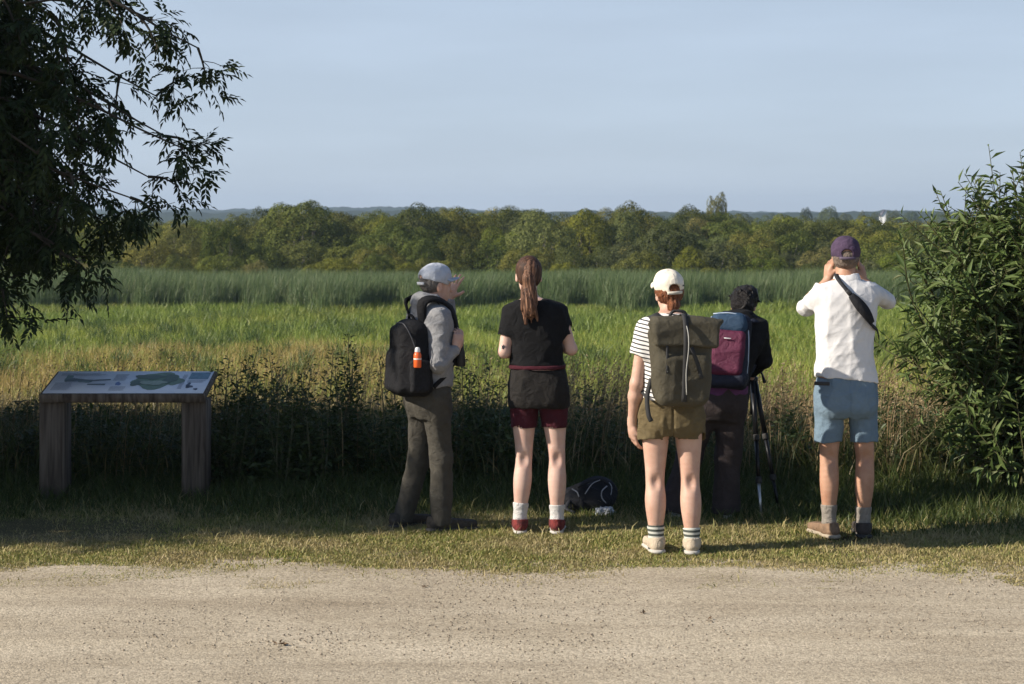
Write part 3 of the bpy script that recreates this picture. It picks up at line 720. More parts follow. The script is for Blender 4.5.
# ================================================================== ASH TREE (its trunk stands left of the frame, its boughs reach in)
def ash_tree():
    rg = np.random.default_rng(611)
    base = np.array([-6.7, 13.2, 0.0])
    root = empty('ash_tree', tuple(base), 'dark ash tree with drooping compound leaves reaching in over the info board', 'tree')
    wood = MB()
    trunk = spline([base + (0, 0, -0.1), base + (0.05, 0, 0.9), base + (-.02, .06, 2.0), base + (.15, 0, 3.4), base + (0.1, 0.1, 4.8)], 14)
    wood.tube(trunk, np.linspace(0.2, 0.03, 14), 10)
    C = base + (0.1, 0, 2.75); RX = np.array([4.3, 4.25, 1.75])
    P = lambda px, py, Y: V(Y - 0.3)(px - 40, py - (24 if py < 180 else 24 + (py - 180) * 0.17))
    targets = [(P(238, 72, 13.2), 1), (P(150, 8, 13.4), 1), (P(222, 172, 12.9), 1), (P(188, 205, 13.6), 1), (P(150, 262, 13.2), 1), (P(98, 296, 12.7), 1), (P(40, 332, 12.9), 1), (P(196, 120, 13.8), 1), (P(110, 200, 12.4), 1), (P(60, 250, 13.0), 1), (P(95, 40, 12.6), 1), (P(40, 100, 12.5), 1), (P(120, 120, 13.2), 1), (P(60, 170, 13.6), 1), (P(85, 265, 13.9), 1), (P(20, 20, 13), 1), (P(90, 110, 14), 1), (P(30, 60, 14), 1), (P(10, 150, 13), 1), (P(60, 210, 14), 1), (P(20, 220, 12.6), 1), (P(20, 180, 14.2), 1), (P(70, 90, 13.1), 1), (P(170, 230, 12.8), 1), (P(60, 130, 12.8), 1), (P(205, 160, 13.5), 1), (P(100, 240, 12.9), 1)]
    for i in range(62):
        u = unit(1, rg)[0]; u[2] = u[2] * 0.95 + 0.08
        t = C + u * RX * rg.uniform(0.72, 0.98)
        t[2] = max(t[2], 0.9)
        if -0.26 * t[0] + 0.966 * t[1] < 11.5: t[1] = (11.5 + 0.26 * t[0]) / 0.966
        if t[0] > -3.6 and t[1] > 10: continue           # this side is set by the boughs above
        targets.append((t, 0))
    for i in range(44):                                   # full side boughs towards the path
        x_ = rg.uniform(-9.4, -4.3); targets.append((np.array([x_, (11.2 + rg.uniform(0, 1.2) + 0.26 * x_) / 0.966, rg.uniform(1.0, 4.2)]), 0))
    tp, td = [], []                                       # twig ends with leaf directions
    for T, guided in targets:
        f = rg.uniform(0.2, 0.75); z0 = np.clip(0.8 + (T[2] - 1.0) * 0.55, 0.9, 3.9)
        s = np.array([np.interp(z0, trunk[:, 2], trunk[:, 0]), np.interp(z0, trunk[:, 2], trunk[:, 1]), z0])
        d = T - s; Ln = np.linalg.norm(d)
        m1 = s + d * 0.35 + np.array([0, 0, 0.20 * Ln]) * (0.8 if T[2] > 1.5 else 1.1) + rg.normal(0, 0.12, 3)
        m2 = s + d * 0.72 + np.array([0, 0, 0.17 * Ln]) + rg.normal(0, 0.12, 3)
        limb = spline([s, m1, m2, T], 16)
        wood.tube(limb, np.linspace(0.04, 0.005, 16), 6)
        nb = 8 if guided else 11
        for b in range(nb):
            u = rg.uniform(0.32, 1.0) if b else 1.0
            k = min(int(u * 15), 15); p0 = limb[k]; tl = limb[k] - limb[max(k - 1, 0)]; tl /= np.linalg.norm(tl) + 1e-9
            bl = rg.uniform(0.35, 0.95) * (1.15 - 0.6 * u)
            if guided: bl *= 0.72 if T[0] < -3.0 else 0.55
            bd = tl * 0.8 + unit(1, rg)[0] * 0.9 + (0, 0, -0.12); bd /= np.linalg.norm(bd)
            e = p0 + bd * bl + (0, 0, -0.10 * bl)
            br = spline([p0, p0 + bd * bl * 0.55 + (0, 0, 0.06 * bl), e], 6)
            wood.tube(br, np.linspace(0.012, 0.004, 6), 4, False)
            for q in range((5 if T[0] < -3.0 else 4) if guided else 6):
                v = 1.0 if q == 0 else rg.uniform(0.25, 1.0)
                p1 = br[min(int(v * 5), 5)]
                wd = bd * 0.5 + unit(1, rg)[0] * 0.8 + (0, 0, -0.25); wd /= np.linalg.norm(wd)
                wl = rg.uniform(0.10, 0.30); e1 = p1 + wd * wl
                wood.tube([p1, (p1 + e1) / 2 + (0, 0, .01), e1], [0.004, 0.003, 0.002], 3, False)
                for h in range(5 if guided else 7):
                    w = 1.0 if h == 0 else rg.uniform(0.2, 1.0)
                    tp.append(p1 + (e1 - p1) * w)
                    dd = wd * 0.4 + unit(1, rg)[0] * 0.85 + (0, 0, -0.45); td.append(dd / np.linalg.norm(dd))
    tp = np.array(tp); td = np.array(td); k = len(tp)
    rl = rg.uniform(0.13, 0.22, k)
    side = np.cross(td, np.array([0.05, 0.1, 1.0])); side /= np.linalg.norm(side, axis=1)[:, None] + 1e-9
    tw = rg.uniform(-0.6, 0.6, k)[:, None]; upv = np.cross(side, td); side = side * np.cos(tw) + upv * np.sin(tw)
    upv = np.cross(side, td)
    lp, ld, ln, nn = [], [], [], []
    for j in range(9):                                    # four opposite pairs and one at the tip
        u = 0.25 + 0.75 * (j // 2) / 4.0
        sgn = 0 if j == 8 else (1 if j % 2 else -1)
        p = tp + td * (rl * u)[:, None] + np.array([0, 0, -1.0]) * (0.10 * rl * u ** 2)[:, None]
        d = td * (0.75 if sgn else 1.0) + side * (0.8 * sgn) + np.array([0, 0, -0.30]) + rg.normal(0, 0.12, (k, 3))
        lp.append(p); ld.append(d); nn.append(upv + rg.normal(0, 0.3, (k, 3)))
        ln.append(rg.uniform(0.052, 0.078, k) * (1.1 - 0.3 * abs(u - 0.6)))
    lp = np.concatenate(lp); ld = np.concatenate(ld); ln = np.concatenate(ln); nn = np.concatenate(nn)
    v, t = leaves(lp, ld, nn, ln, ln * 0.37, 0.18, 0.12)
    wood.build('trunk', plain('ash_bark', (0.075, 0.065, 0.05), 0.95, c2=(0.04, 0.035, 0.028), spec=0.1, scale=14, bump=0.5), root, True)
    part('crown', v, None, t, leafmat('ash_leaves', [(0, (0.016, 0.027, 0.009)), (0.6, (0.028, 0.044, 0.014)), (1, (0.045, 0.065, 0.02))], 0.15, 0.6, spec=0.2), root)
    print('ash leaflets', len(lp))
ash_tree()

# ================================================================== WILLOW SHRUB at the right edge
def willow_shrub():
    rg = np.random.default_rng(621)
    base = np.array([3.75, 12.75, 0.0])
    root = empty('willow_shrub', tuple(base), 'big leafy willow shrub with long narrow leaves right of the man in white', 'shrub')
    P = lambda px, py, Y: V(Y)(px, py)
    tops = [(935, 190), (958, 182), (978, 188), (1000, 172), (1020, 152), (1012, 170), (990, 178), (966, 200), (900, 214), (918, 212), (890, 262), (892, 300), (902, 240), (912, 345), (925, 380), (885, 335), (900, 372), (945, 225), (905, 330), (930, 300), (1040, 150), (1060, 160), (1075, 140), (1090, 180), (1120, 170), (1050, 200), (1110, 220), (1140, 240), (1000, 215), (970, 240), (950, 270), (1020, 230), (985, 260), (935, 330), (960, 350), (1000, 300), (1015, 380), (975, 390), (1040, 330), (950, 410), (990, 430), (1070, 300), (1020, 430), (940, 250), (925, 235), (915, 280), (955, 300), (980, 330), (1005, 350), (1030, 280), (1060, 400), (970, 440), (1010, 270), (945, 380), (925, 410), (930, 350)]
    stem = MB(); lp, ld, ln, nn = [], [], [], []
    def shoot(pts, r0, m, l0, l1, start=0.25):
        stem.tube(pts, np.linspace(r0, 0.0022, len(pts)), 5, False)
        for i in range(m):
            u = start + (1 - start) * (i + rg.uniform(0, 1)) / m
            f = u * (len(pts) - 1); k = min(int(f), len(pts) - 2); p = pts[k] + (pts[k + 1] - pts[k]) * (f - k)
            tan = pts[k + 1] - pts[k]; tan /= np.linalg.norm(tan) + 1e-9
            o = unit(1, rg)[0]; o -= tan * np.dot(o, tan); o /= np.linalg.norm(o) + 1e-9
            lp.append(p); ld.append(tan * (0.35 + 0.5 * u) + o * 0.85 + (0, 0, -0.22)); nn.append(tan + o * -0.2 + rg.normal(0, .25, 3))
            ln.append(rg.uniform(l0, l1) * 1.22 * (1.0 if u < 0.85 else 0.65))
    tops = tops + [(a + rg.normal(0, 16), b_ + abs(rg.normal(0, 30))) for a, b_ in tops[::2]]
    for px, py in tops:
        Y = 12.75 + rg.uniform(-0.75, 0.9)
        T = P(px, py, Y)
        b = base + (rg.normal(0, 0.28), rg.normal(0, 0.3), 0)
        d = T - b
        pts = spline([b, b + d * (0.22, 0.25, 0.4) + rg.normal(0, .04, 3), b + d * (0.62, 0.65, 0.75) + rg.normal(0, .06, 3), T], 16)
        L = np.linalg.norm(d)
        shoot(pts, 0.014, int(26 * L), 0.075, 0.135, 0.16)
        for q in range(int(5 * L) + 2):
            u = rg.uniform(0.18, 0.86); k = int(u * 14); p = pts[k]; tan = pts[k + 1] - pts[k]; tan /= np.linalg.norm(tan)
            sd = tan * 0.75 + unit(1, rg)[0] * 0.65 + (0, 0, .12); sl = rg.uniform(0.22, 0.6) * (1.1 - 0.5 * u)
            sp = spline([p, p + sd * sl * 0.5, p + sd * sl + (0, 0, 0.03)], 6)
            shoot(sp, 0.005, int(24 * sl) + 5, 0.07, 0.125, 0.12)
    lp = np.array(lp); ld = np.array(ld); ln = np.array(ln); nn = np.array(nn)
    v, t = leaves(lp, ld, nn, ln, ln * 0.23, 0.2, 0.2)
    stem.build('stem', plain('willow_twig', (0.085, 0.08, 0.035), 0.8, c2=(0.05, 0.05, 0.022), spec=.2, scale=12), root, True)
    part('foliage', v, None, t, leafmat('willow_leaves', [(0, (0.055, 0.09, 0.024)), (0.55, (0.105, 0.15, 0.043)), (0.9, (0.15, 0.195, 0.065)), (1, (0.13, 0.14, 0.06))], 0.28, 0.5, spec=0.22), root)
    print('willow leaves', len(lp))
willow_shrub()

# ================================================================== UPRIGHT LEAFY WEEDS
weed_leaf = leafmat('weed_leaves', [(0, (0.036, 0.058, 0.018)), (0.6, (0.065, 0.095, 0.028)), (1, (0.11, 0.135, 0.045))], 0.3)
weed_stem = plain('weed_stem', (0.10, 0.10, 0.045), 0.8)
def weed(px, top, Y, label, group, seed, spread=0.16, seedy=False):
    rg = np.random.default_rng(seed)
    T = V(Y)(px, top - 14); b = np.array([T[0] + rg.normal(0, 0.05), Y, float(terrain(Y))])
    root = empty('tall_weed', tuple(b), label, 'weed', group)
    st = MB(); lp, ld, ln, nn = [], [], [], []
    for s in range(int(rg.integers(3, 6))):
        tt = T + (0 if s == 0 else rg.normal(0, 0.10), rg.normal(0, .08), 0 if s == 0 else -rg.uniform(0.05, 0.35))
        pts = spline([b + rg.normal(0, .03, 3) * (1, 1, 0), (b + tt) / 2 + rg.normal(0, .03, 3), tt], 10)
        st.tube(pts, np.linspace(0.007, 0.002, 10), 5, False)
        H = tt[2] - b[2]
        for i in range(int(125 * H)):
            u = rg.uniform(0.08, 1.0); k = min(int(u * 9), 8); p = pts[k] + (pts[k + 1] - pts[k]) * (u * 9 - k)
            a = rg.uniform(0, 6.28); o = np.array([math.cos(a), math.sin(a), rg.uniform(-.1, .9)])
            r = spread * (1.05 - u) * rg.uniform(0.1, 1.0) + 0.01
            lp.append(p + o * r); ld.append(o + rg.normal(0, .4, 3)); nn.append(np.array([0, 0, 1.]) + rg.normal(0, .4, 3)); ln.append(rg.uniform(0.035, 0.10) * (1.15 - 0.65 * u))
            if i % 9 == 0: st.tube([p, p + o * r], [0.002, 0.0012], 3, False)
    ln = np.array(ln); v, t = leaves(np.array(lp), np.array(ld), np.array(nn), ln, ln * 0.36, 0.2, 0.15)
    st.build('stem', weed_stem, root, True); part('foliage', v, None, t, weed_leaf, root)
wr = np.random.default_rng(700)
G1 = 'leafy weeds standing between the info board and the man in the hoodie'
for i, (px, top) in enumerate([(218, 384), (228, 372), (250, 378), (258, 362), (268, 368), (283, 380), (303, 388), (312, 378), (333, 366), (352, 372), (348, 350), (392, 392), (380, 375), (300, 395), (240, 398)]):
    lab = 'tallest leafy weed between the info board and the man in the hoodie' if (px, top) == (348, 350) else 'dark leafy weed in the clump between the info board and the man in the hoodie'
    weed(px, top, 12.85 + wr.uniform(-.2, .5), lab, None if 'tallest' in lab else G1, 710 + i)
G2 = 'dark leafy weeds behind the hoodie man and the ponytail woman'
for i, (px, top) in enumerate([(462, 372), (478, 388), (490, 380), (500, 392), (585, 392), (600, 398), (470, 400), (612, 402)]):
    weed(px, top, 13.1 + wr.uniform(-.2, .8), 'dark leafy weed growing behind the hoodie man and the ponytail woman', G2, 740 + i)
G3 = 'weeds standing between the man in white and the willow shrub'
for i, (px, top) in enumerate([(889, 392), (905, 402), (920, 396), (935, 410), (955, 415), (800, 405), (780, 400)]):
    weed(px, top, 13.2 + wr.uniform(-.2, .5), ('leafy weed between the man in white and the willow shrub' if px > 850 else 'leafy weed right of the tripod, left of the man in white'), G3 if px > 850 else 'weeds between the tripod and the man in white', 760 + i, 0.12)
# ================================================================== SOFT-SURFACE MODELLER (distance fields -> one continuous mesh)
def nrm(v):
    v = np.asarray(v, float); return v / (np.linalg.norm(v) + 1e-9)

def frame(yaw, pitch=0.0, roll=0.0):
    """columns right, forward, up. yaw > 0 turns towards the right of the picture, pitch > 0 looks down"""
    cy, sy = math.cos(yaw), math.sin(yaw)
    r = np.array([cy, -sy, 0.0]); f = np.array([sy, cy, 0.0]); u = np.array([0, 0, 1.0])
    f, u = f * math.cos(pitch) - u * math.sin(pitch), u * math.cos(pitch) + f * math.sin(pitch)
    r, u = r * math.cos(roll) - u * math.sin(roll), u * math.cos(roll) + r * math.sin(roll)
    return np.stack([r, f, u], 1)

class Prim:
    def __init__(s, f, lo, hi, k=0.02, op='+'): s.f, s.lo, s.hi, s.k, s.op = f, np.asarray(lo, float), np.asarray(hi, float), k, op

def cap(a, b, ra, rb=None, k=0.02, op='+', flat=None, fs=1.0):
    """tapered limb; flat = direction in which it is squeezed by fs (fs > 1 is thinner)"""
    a = np.asarray(a, float); b = np.asarray(b, float); rb = ra if rb is None else rb
    if flat is not None: flat = nrm(flat)
    ab = b - a; L2 = ab @ ab + 1e-9
    def f(x, y, z):
        px, py, pz = x - a[0], y - a[1], z - a[2]
        h = np.clip((px * ab[0] + py * ab[1] + pz * ab[2]) / L2, 0, 1)
        qx, qy, qz = px - h * ab[0], py - h * ab[1], pz - h * ab[2]
        s2 = qx * qx + qy * qy + qz * qz
        if flat is not None:
            w = qx * flat[0] + qy * flat[1] + qz * flat[2]
            s2 = s2 + (fs * fs - 1) * w * w
        d = np.sqrt(s2) - (ra + (rb - ra) * h)
        return d if flat is None or fs <= 1 else d / (1 + 0.45 * (fs - 1))
    m = max(ra, rb) * (1 if fs >= 1 else 1 / fs)
    return Prim(f, np.minimum(a, b) - m, np.maximum(a, b) + m, k, op)

def ell(c, r, R=None, k=0.02, op='+'):
    c = np.asarray(c, float); r = np.asarray(r, float); R = np.eye(3) if R is None else R
    def f(x, y, z):
        px, py, pz = x - c[0], y - c[1], z - c[2]
        q = [(px * R[0, i] + py * R[1, i] + pz * R[2, i]) / r[i] for i in range(3)]
        k0 = np.sqrt(q[0] ** 2 + q[1] ** 2 + q[2] ** 2)
        k1 = np.sqrt((q[0] / r[0]) ** 2 + (q[1] / r[1]) ** 2 + (q[2] / r[2]) ** 2) + 1e-9
        return k0 * (k0 - 1) / k1
    e = np.sqrt(((R * r) ** 2).sum(1))
    return Prim(f, c - e, c + e, k, op)

def rbox(c, h, rd=0.02, R=None, k=0.02, op='+', taper=None):
    """rounded box, half sizes h; taper = (tx, ty): width factor change from bottom to top"""
    c = np.asarray(c, float); h = np.asarray(h, float); R = np.eye(3) if R is None else R
    def f(x, y, z):
        px, py, pz = x - c[0], y - c[1], z - c[2]
        q = [px * R[0, i] + py * R[1, i] + pz * R[2, i] for i in range(3)]
        hx, hy = h[0], h[1]
        if taper is not None:
            t = np.clip(q[2] / h[2], -1, 1)
            hx = h[0] * (1 + taper[0] * t); hy = h[1] * (1 + taper[1] * t)
        e = [np.abs(q[0]) - (hx - rd), np.abs(q[1]) - (hy - rd), np.abs(q[2]) - (h[2] - rd)]
        o = np.sqrt(np.maximum(e[0], 0) ** 2 + np.maximum(e[1], 0) ** 2 + np.maximum(e[2], 0) ** 2)
        return o + np.minimum(np.maximum(e[0], np.maximum(e[1], e[2])), 0) - rd
    m = 1 + (max(abs(taper[0]), abs(taper[1])) if taper is not None else 0)
    e = np.abs(R) @ (h * np.array([m, m, 1]))
    return Prim(f, c - e, c + e, k, op)

def loft(rows, yaw=0.0, n=2.3, k=0.03, op='+', over=0.0):
    """upright trunk shape: rows (z, cx, cy, half width, half depth)"""
    rows = np.array(sorted(rows, key=lambda r: r[0]), float)
    zz = rows[:, 0]; fine = np.linspace(zz[0], zz[-1], 80)
    # smooth interpolation of the sections
    def sm(c):
        m = np.gradient(rows[:, c], zz); i = np.clip(np.searchsorted(zz, fine) - 1, 0, len(zz) - 2)
        hgt = zz[i + 1] - zz[i]; t = (fine - zz[i]) / hgt
        return ((2 * t ** 3 - 3 * t ** 2 + 1) * rows[i, c] + (t ** 3 - 2 * t ** 2 + t) * hgt * m[i] + (-2 * t ** 3 + 3 * t ** 2) * rows[i + 1, c] + (t ** 3 - t ** 2) * hgt * m[i + 1])
    C = [sm(c) for c in range(1, 5)]
    cyw, syw = math.cos(yaw), math.sin(yaw)
    def f(x, y, z):
        cx, cy, a, b = [np.interp(z, fine, c) for c in C]
        a = np.maximum(a + over, 0.005); b = np.maximum(b + over, 0.005)
        dx, dy = x - cx, y - cy
        u = dx * cyw - dy * syw; v = dx * syw + dy * cyw
        q = ((np.abs(u / a)) ** n + (np.abs(v / b)) ** n) ** (1.0 / n)
        rr = np.sqrt(u * u + v * v) + 1e-6
        d = np.minimum((q - 1) * np.minimum(a, b), rr * (1 - 1 / np.maximum(q, 1e-3)))
        d = np.where(q > 1, rr * (1 - 1 / np.maximum(q, 1e-3)) * 0.85, d)
        return np.maximum(d, np.maximum(z - zz[-1], zz[0] - z))
    m = rows[:, 3:].max() + over
    return Prim(f, [rows[:, 1].min() - m, rows[:, 2].min() - m, zz[0]], [rows[:, 1].max() + m, rows[:, 2].max() + m, zz[-1]], k, op)

def cut(p, planes=(), holes=()):
    """one shape trimmed by planes and hollowed by others before it is joined to the rest"""
    def f(x, y, z):
        d = p.f(x, y, z)
        for q in planes: d = np.maximum(d, q.f(x, y, z))
        for q in holes: d = np.maximum(d, -q.f(x, y, z))
        return d
    return Prim(f, p.lo, p.hi, p.k, p.op)

def plane(p, n, lo=None, hi=None):
    """keep the side n points away from: cut with max(D, (x-p).n)"""
    p = np.asarray(p, float); n = nrm(n)
    f = lambda x, y, z: (x - p[0]) * n[0] + (y - p[1]) * n[1] + (z - p[2]) * n[2]
    return Prim(f, [-99] * 3 if lo is None else lo, [99] * 3 if hi is None else hi, 0, '&')

def wrinkle(amp, freq=(14, 14, 22), seed=0, sharp=True, mask=None):
    rg = np.random.default_rng(seed); ks = []
    for i in range(5):
        ks.append((unit(1, rg)[0] * np.array(freq) * rg.uniform(0.6, 1.8), rg.uniform(0, 6.28), unit(1, rg)[0] * np.array(freq) * 0.6, rg.uniform(0, 6.28)))
    def f(x, y, z):
        s = 0
        for kk, ph, k2, p2 in ks:
            w = np.sin(x * kk[0] + y * kk[1] + z * kk[2] + ph + 1.6 * np.sin(x * k2[0] + y * k2[1] + z * k2[2] + p2))
            s = s + ((1 - np.abs(w)) ** 2 - 0.35 if sharp else w * 0.6)
        s = s * (-amp * 0.5)
        if mask is not None: s = s * mask(x, y, z)
        return s
    return f

def solid(prims, vox, disp=None, margin=0.02):
    adds = [p for p in prims if p.op == '+']
    lo = np.min([p.lo for p in adds], 0) - margin - 2 * vox; hi = np.max([p.hi for p in adds], 0) + margin + 2 * vox
    dim = np.ceil((hi - lo) / vox).astype(int) + 1
    ax = [(lo[i] + np.arange(dim[i]) * vox).astype(f32) for i in range(3)]
    D = np.full(dim, 0.5, f32)
    for p in prims:
        pad = p.k + 0.03 + 2 * vox
        s = []
        for i in range(3):
            a = max(0, int(np.floor((p.lo[i] - pad - lo[i]) / vox))); b = min(dim[i], int(np.ceil((p.hi[i] + pad - lo[i]) / vox)) + 1)
            s.append(slice(a, max(b, a)))
        s = tuple(s)
        if min(q.stop - q.start for q in s) <= 0: continue
        x = ax[0][s[0]][:, None, None]; y = ax[1][s[1]][None, :, None]; z = ax[2][s[2]][None, None, :]
        d = np.broadcast_to(p.f(x, y, z), tuple(q.stop - q.start for q in s)).astype(f32)
        E = D[s]
        if p.op == '+':
            if p.k > 0:
                h = np.maximum(p.k - np.abs(E - d), 0) / p.k
                D[s] = np.minimum(E, d) - h * h * p.k * 0.25
            else: D[s] = np.minimum(E, d)
        elif p.op == '-':
            if p.k > 0:
                h = np.maximum(p.k - np.abs(E + d), 0) / p.k
                D[s] = np.maximum(E, -d) + h * h * p.k * 0.25
            else: D[s] = np.maximum(E, -d)
        else:
            D[s] = np.maximum(E, d)
    if disp is not None:
        near = np.abs(D) < 0.035
        i, j, k = np.nonzero(near)
        D[i, j, k] += disp(ax[0][i], ax[1][j], ax[2][k]).astype(f32)
    D[0] = D[-1] = 0.5; D[:, 0] = D[:, -1] = 0.5; D[:, :, 0] = D[:, :, -1] = 0.5
    return nets(D, lo, vox)

def nets(D, lo, vox):
    S = D < 0
    c8 = [(0, 0, 0), (1, 0, 0), (0, 1, 0), (1, 1, 0), (0, 0, 1), (1, 0, 1), (0, 1, 1), (1, 1, 1)]
    def sh(A, o): return A[o[0]:A.shape[0] - 1 + o[0], o[1]:A.shape[1] - 1 + o[1], o[2]:A.shape[2] - 1 + o[2]]
    cnt = np.zeros(tuple(d - 1 for d in D.shape), np.int8)
    for o in c8: cnt += sh(S, o)
    I = np.argwhere((cnt > 0) & (cnt < 8))
    val = np.stack([D[I[:, 0] + o[0], I[:, 1] + o[1], I[:, 2] + o[2]] for o in c8], 1).astype(float)
    acc = np.zeros((len(I), 3)); num = np.zeros(len(I))
    co = np.array(c8, float)
    for a in range(8):
        for b in range(a + 1, 8):
            if np.abs(co[a] - co[b]).sum() == 1:
                va, vb = val[:, a], val[:, b]; x = (va < 0) != (vb < 0)
                t = np.where(x, va / np.where(x, va - vb, 1), 0)
                acc += np.where(x[:, None], co[a] + (co[b] - co[a]) * t[:, None], 0); num += x
    v = lo + (I + acc / num[:, None]) * vox
    idx = np.full(cnt.shape, -1, np.int32); idx[I[:, 0], I[:, 1], I[:, 2]] = np.arange(len(I))
    quads = []
    for ax_ in range(3):
        o = [0, 0, 0]; o[ax_] = 1
        A = S[tuple(slice(0, S.shape[i] - o[i]) for i in range(3))]; B = S[tuple(slice(o[i], S.shape[i]) for i in range(3))]
        E = np.argwhere(A != B)
        ok = (E[:, [i for i in range(3) if i != ax_]] > 0).all(1); E = E[ok]
        u, w = [(1, 2), (2, 0), (0, 1)][ax_]
        def at(du, dw):
            e = E.copy(); e[:, u] += du; e[:, w] += dw
            return idx[e[:, 0], e[:, 1], e[:, 2]]
        q = np.stack([at(-1, -1), at(0, -1), at(0, 0), at(-1, 0)], 1)
        fl = ~A[E[:, 0], E[:, 1], E[:, 2]]
        q[fl] = q[fl][:, ::-1]
        quads.append(q)
    q = np.concatenate(quads); q = q[(q >= 0).all(1)]
    # one pass of smoothing
    for _ in range(2):
        s = np.zeros_like(v); m = np.zeros(len(v))
        for a in range(4):
            b = (a + 1) % 4
            for p_, r_ in ((q[:, a], q[:, b]), (q[:, b], q[:, a])):
                for c in range(3): s[:, c] += np.bincount(p_, v[r_, c], len(v))
                m += np.bincount(p_, minlength=len(v))
        v = v * 0.55 + s / np.maximum(m, 1)[:, None] * 0.45
    return v, q

def sdf_part(name, prims, vox, mat, root, disp=None, world_base=None):
    v, q = solid(prims, vox, disp)
    b = np.array(world_base if world_base is not None else root.location)
    o = link(name, mesh_np(name, v - b, q, None, True), mat, root)
    return o

# ------------------------------------------------------------------ hands and heads
def hand_prims(w, d, palm_n, size=0.185, curl=0.5, spread=0.12, thumb=1, thumb_open=0.5):
    """palm, four unequal fingers with two bends each, and a thumb from the side near the wrist. d: wrist -> knuckles, palm_n: out of the palm"""
    d = nrm(d); n = np.asarray(palm_n, float); n = nrm(n - d * (n @ d)); s = np.cross(d, n) * thumb   # s: towards the thumb side
    S = size; P = [cap(w - d * 0.02, w + d * 0.05 * S / .185, 0.026, 0.03, 0.02, flat=n, fs=1.35)]
    P.append(cap(w + d * 0.22 * S + s * 0.07 * S, w + d * 0.48 * S + s * 0.11 * S, 0.016, 0.0125, 0.015))
    P.append(cap(w + d * 0.18 * S - s * 0.09 * S, w + d * 0.45 * S - s * 0.16 * S, 0.016, 0.0115, 0.015))
    P.append(cap(w + d * 0.2 * S, w + d * 0.47 * S, 0.018, 0.0125, 0.015))
    for i, (o, ln) in enumerate([(0.145, 0.46), (0.05, 0.50), (-0.05, 0.47), (-0.145, 0.38)]):
        kn = w + d * (0.49 - 0.02 * abs(i - 1)) * S + s * o * S
        fd = nrm(d + s * (spread * (1.2 - i * 0.9)))
        p = kn; r = 0.0092 - 0.0006 * i
        for j, fr in enumerate((0.45, 0.31, 0.24)):
            a = curl * (0.55 + 0.45 * j) + 0.05 * i * curl
            fd2 = nrm(fd * math.cos(a) + n * math.sin(a)); q = p + fd2 * ln * S * fr
            P.append(cap(p, q, r, r * 0.92, 0.004)); fd = fd2 if j == 0 else fd2; p = q; r *= 0.93
    tb = w + d * 0.16 * S + s * 0.13 * S
    t1 = tb + nrm(d * 0.75 + s * thumb_open + n * 0.35) * 0.20 * S
    t2 = t1 + nrm(d * 0.9 + s * thumb_open * 0.6 + n * (0.2 + 0.5 * curl)) * 0.17 * S
    P += [cap(tb, t1, 0.0145, 0.0112, 0.012), cap(t1, t2, 0.0108, 0.009, 0.004)]
    return P

def head_prims(c, R, s=1.0):
    """c: centre of the skull at eye level. R columns right, forward, up"""
    r, f, u = R[:, 0], R[:, 1], R[:, 2]
    P = [ell(c + u * .030 * s - f * .008 * s, np.array([.074, .094, .082]) * s, R, 0.02),
         ell(c + f * .030 * s - u * .045 * s, np.array([.056, .062, .068]) * s, R, 0.03),
         ell(c + f * .058 * s - u * .092 * s, np.array([.026, .024, .022]) * s, R, 0.025),
         cap(c + f * .088 * s - u * .004 * s, c + f * .108 * s - u * .040 * s, .008 * s, .0125 * s, 0.012),
         cap(c + f * .082 * s + u * .020 * s - r * .028 * s, c + f * .082 * s + u * .020 * s + r * .028 * s, .011 * s, .011 * s, 0.012),
         cap(c + f * .090 * s - u * .063 * s - r * .018 * s, c + f * .090 * s - u * .063 * s + r * .018 * s, .006 * s, .006 * s, 0.006),
         cap(c + f * .087 * s - u * .074 * s - r * .015 * s, c + f * .087 * s - u * .074 * s + r * .015 * s, .0065 * s, .0065 * s, 0.006)]
    for q in (-1, 1):
        P.append(ell(c + f * .090 * s + r * q * .031 * s - u * .003 * s, np.array([.016, .010, .009]) * s, R, 0.008, '-'))
        P.append(ell(c + f * .080 * s + r * q * .031 * s - u * .003 * s, np.array([.0125, .0125, .0125]) * s, R, 0.003))
        P.append(ell(c + r * q * .077 * s - f * .012 * s - u * .018 * s, np.array([.009, .019, .032]) * s, R @ np.array(Matrix.Rotation(-q * 0.35, 3, 'Z')), 0.006))
        P.append(ell(c + r * q * .087 * s - f * .008 * s - u * .014 * s, np.array([.006, .010, .018]) * s, R, 0.004, '-'))
    return P

def leg_prims(hip, knee, ank, f, thigh=.082, kn=.052, calf=.055, an=.034, m=1.0):
    """bare leg with thigh, knee, calf muscle and ankle"""
    f = nrm(f); P = []
    def chain(a, b, ts, rs, bow):
        t = np.linspace(0, 1, 15); r = np.interp(t, ts, rs)
        for _ in range(2): r[1:-1] = (r[:-2] + 2 * r[1:-1] + r[2:]) / 4
        pts = a + (b - a) * t[:, None] - f * (bow * np.sin(np.pi * np.clip(t * 1.25, 0, 1)))[:, None]
        for k in range(14): P.append(cap(pts[k], pts[k + 1], r[k] * m, r[k + 1] * m, .004))
    chain(hip, knee, [0, .35, .8, 1], [thigh, thigh * .95, kn * 1.08, kn], -.006)
    chain(knee, ank, [0, .12, .3, .48, .75, .92, 1], [kn, kn * .98, calf, calf * .95, an * 1.25, an, an * 1.02], .010)
    # hollow of the knee: two faint tendons
    s_ = np.array([f[1], -f[0], 0])
    for q in (-1, 1): P.append(cap(knee + s_ * q * .026 * m - f * .030 * m + (0, 0, .06), knee + s_ * q * .024 * m - f * .030 * m - (0, 0, .035), .015 * m, .012 * m, .018))
    P.append(ell(knee - f * .074 * m - (0, 0, .005), np.array([.020, .030, .034]) * m, None, .03, '-'))
    P.append(ell(knee + f * .022 * m + (0, 0, .01), np.array([.034, .034, .040]) * m, None, .03))
    return P

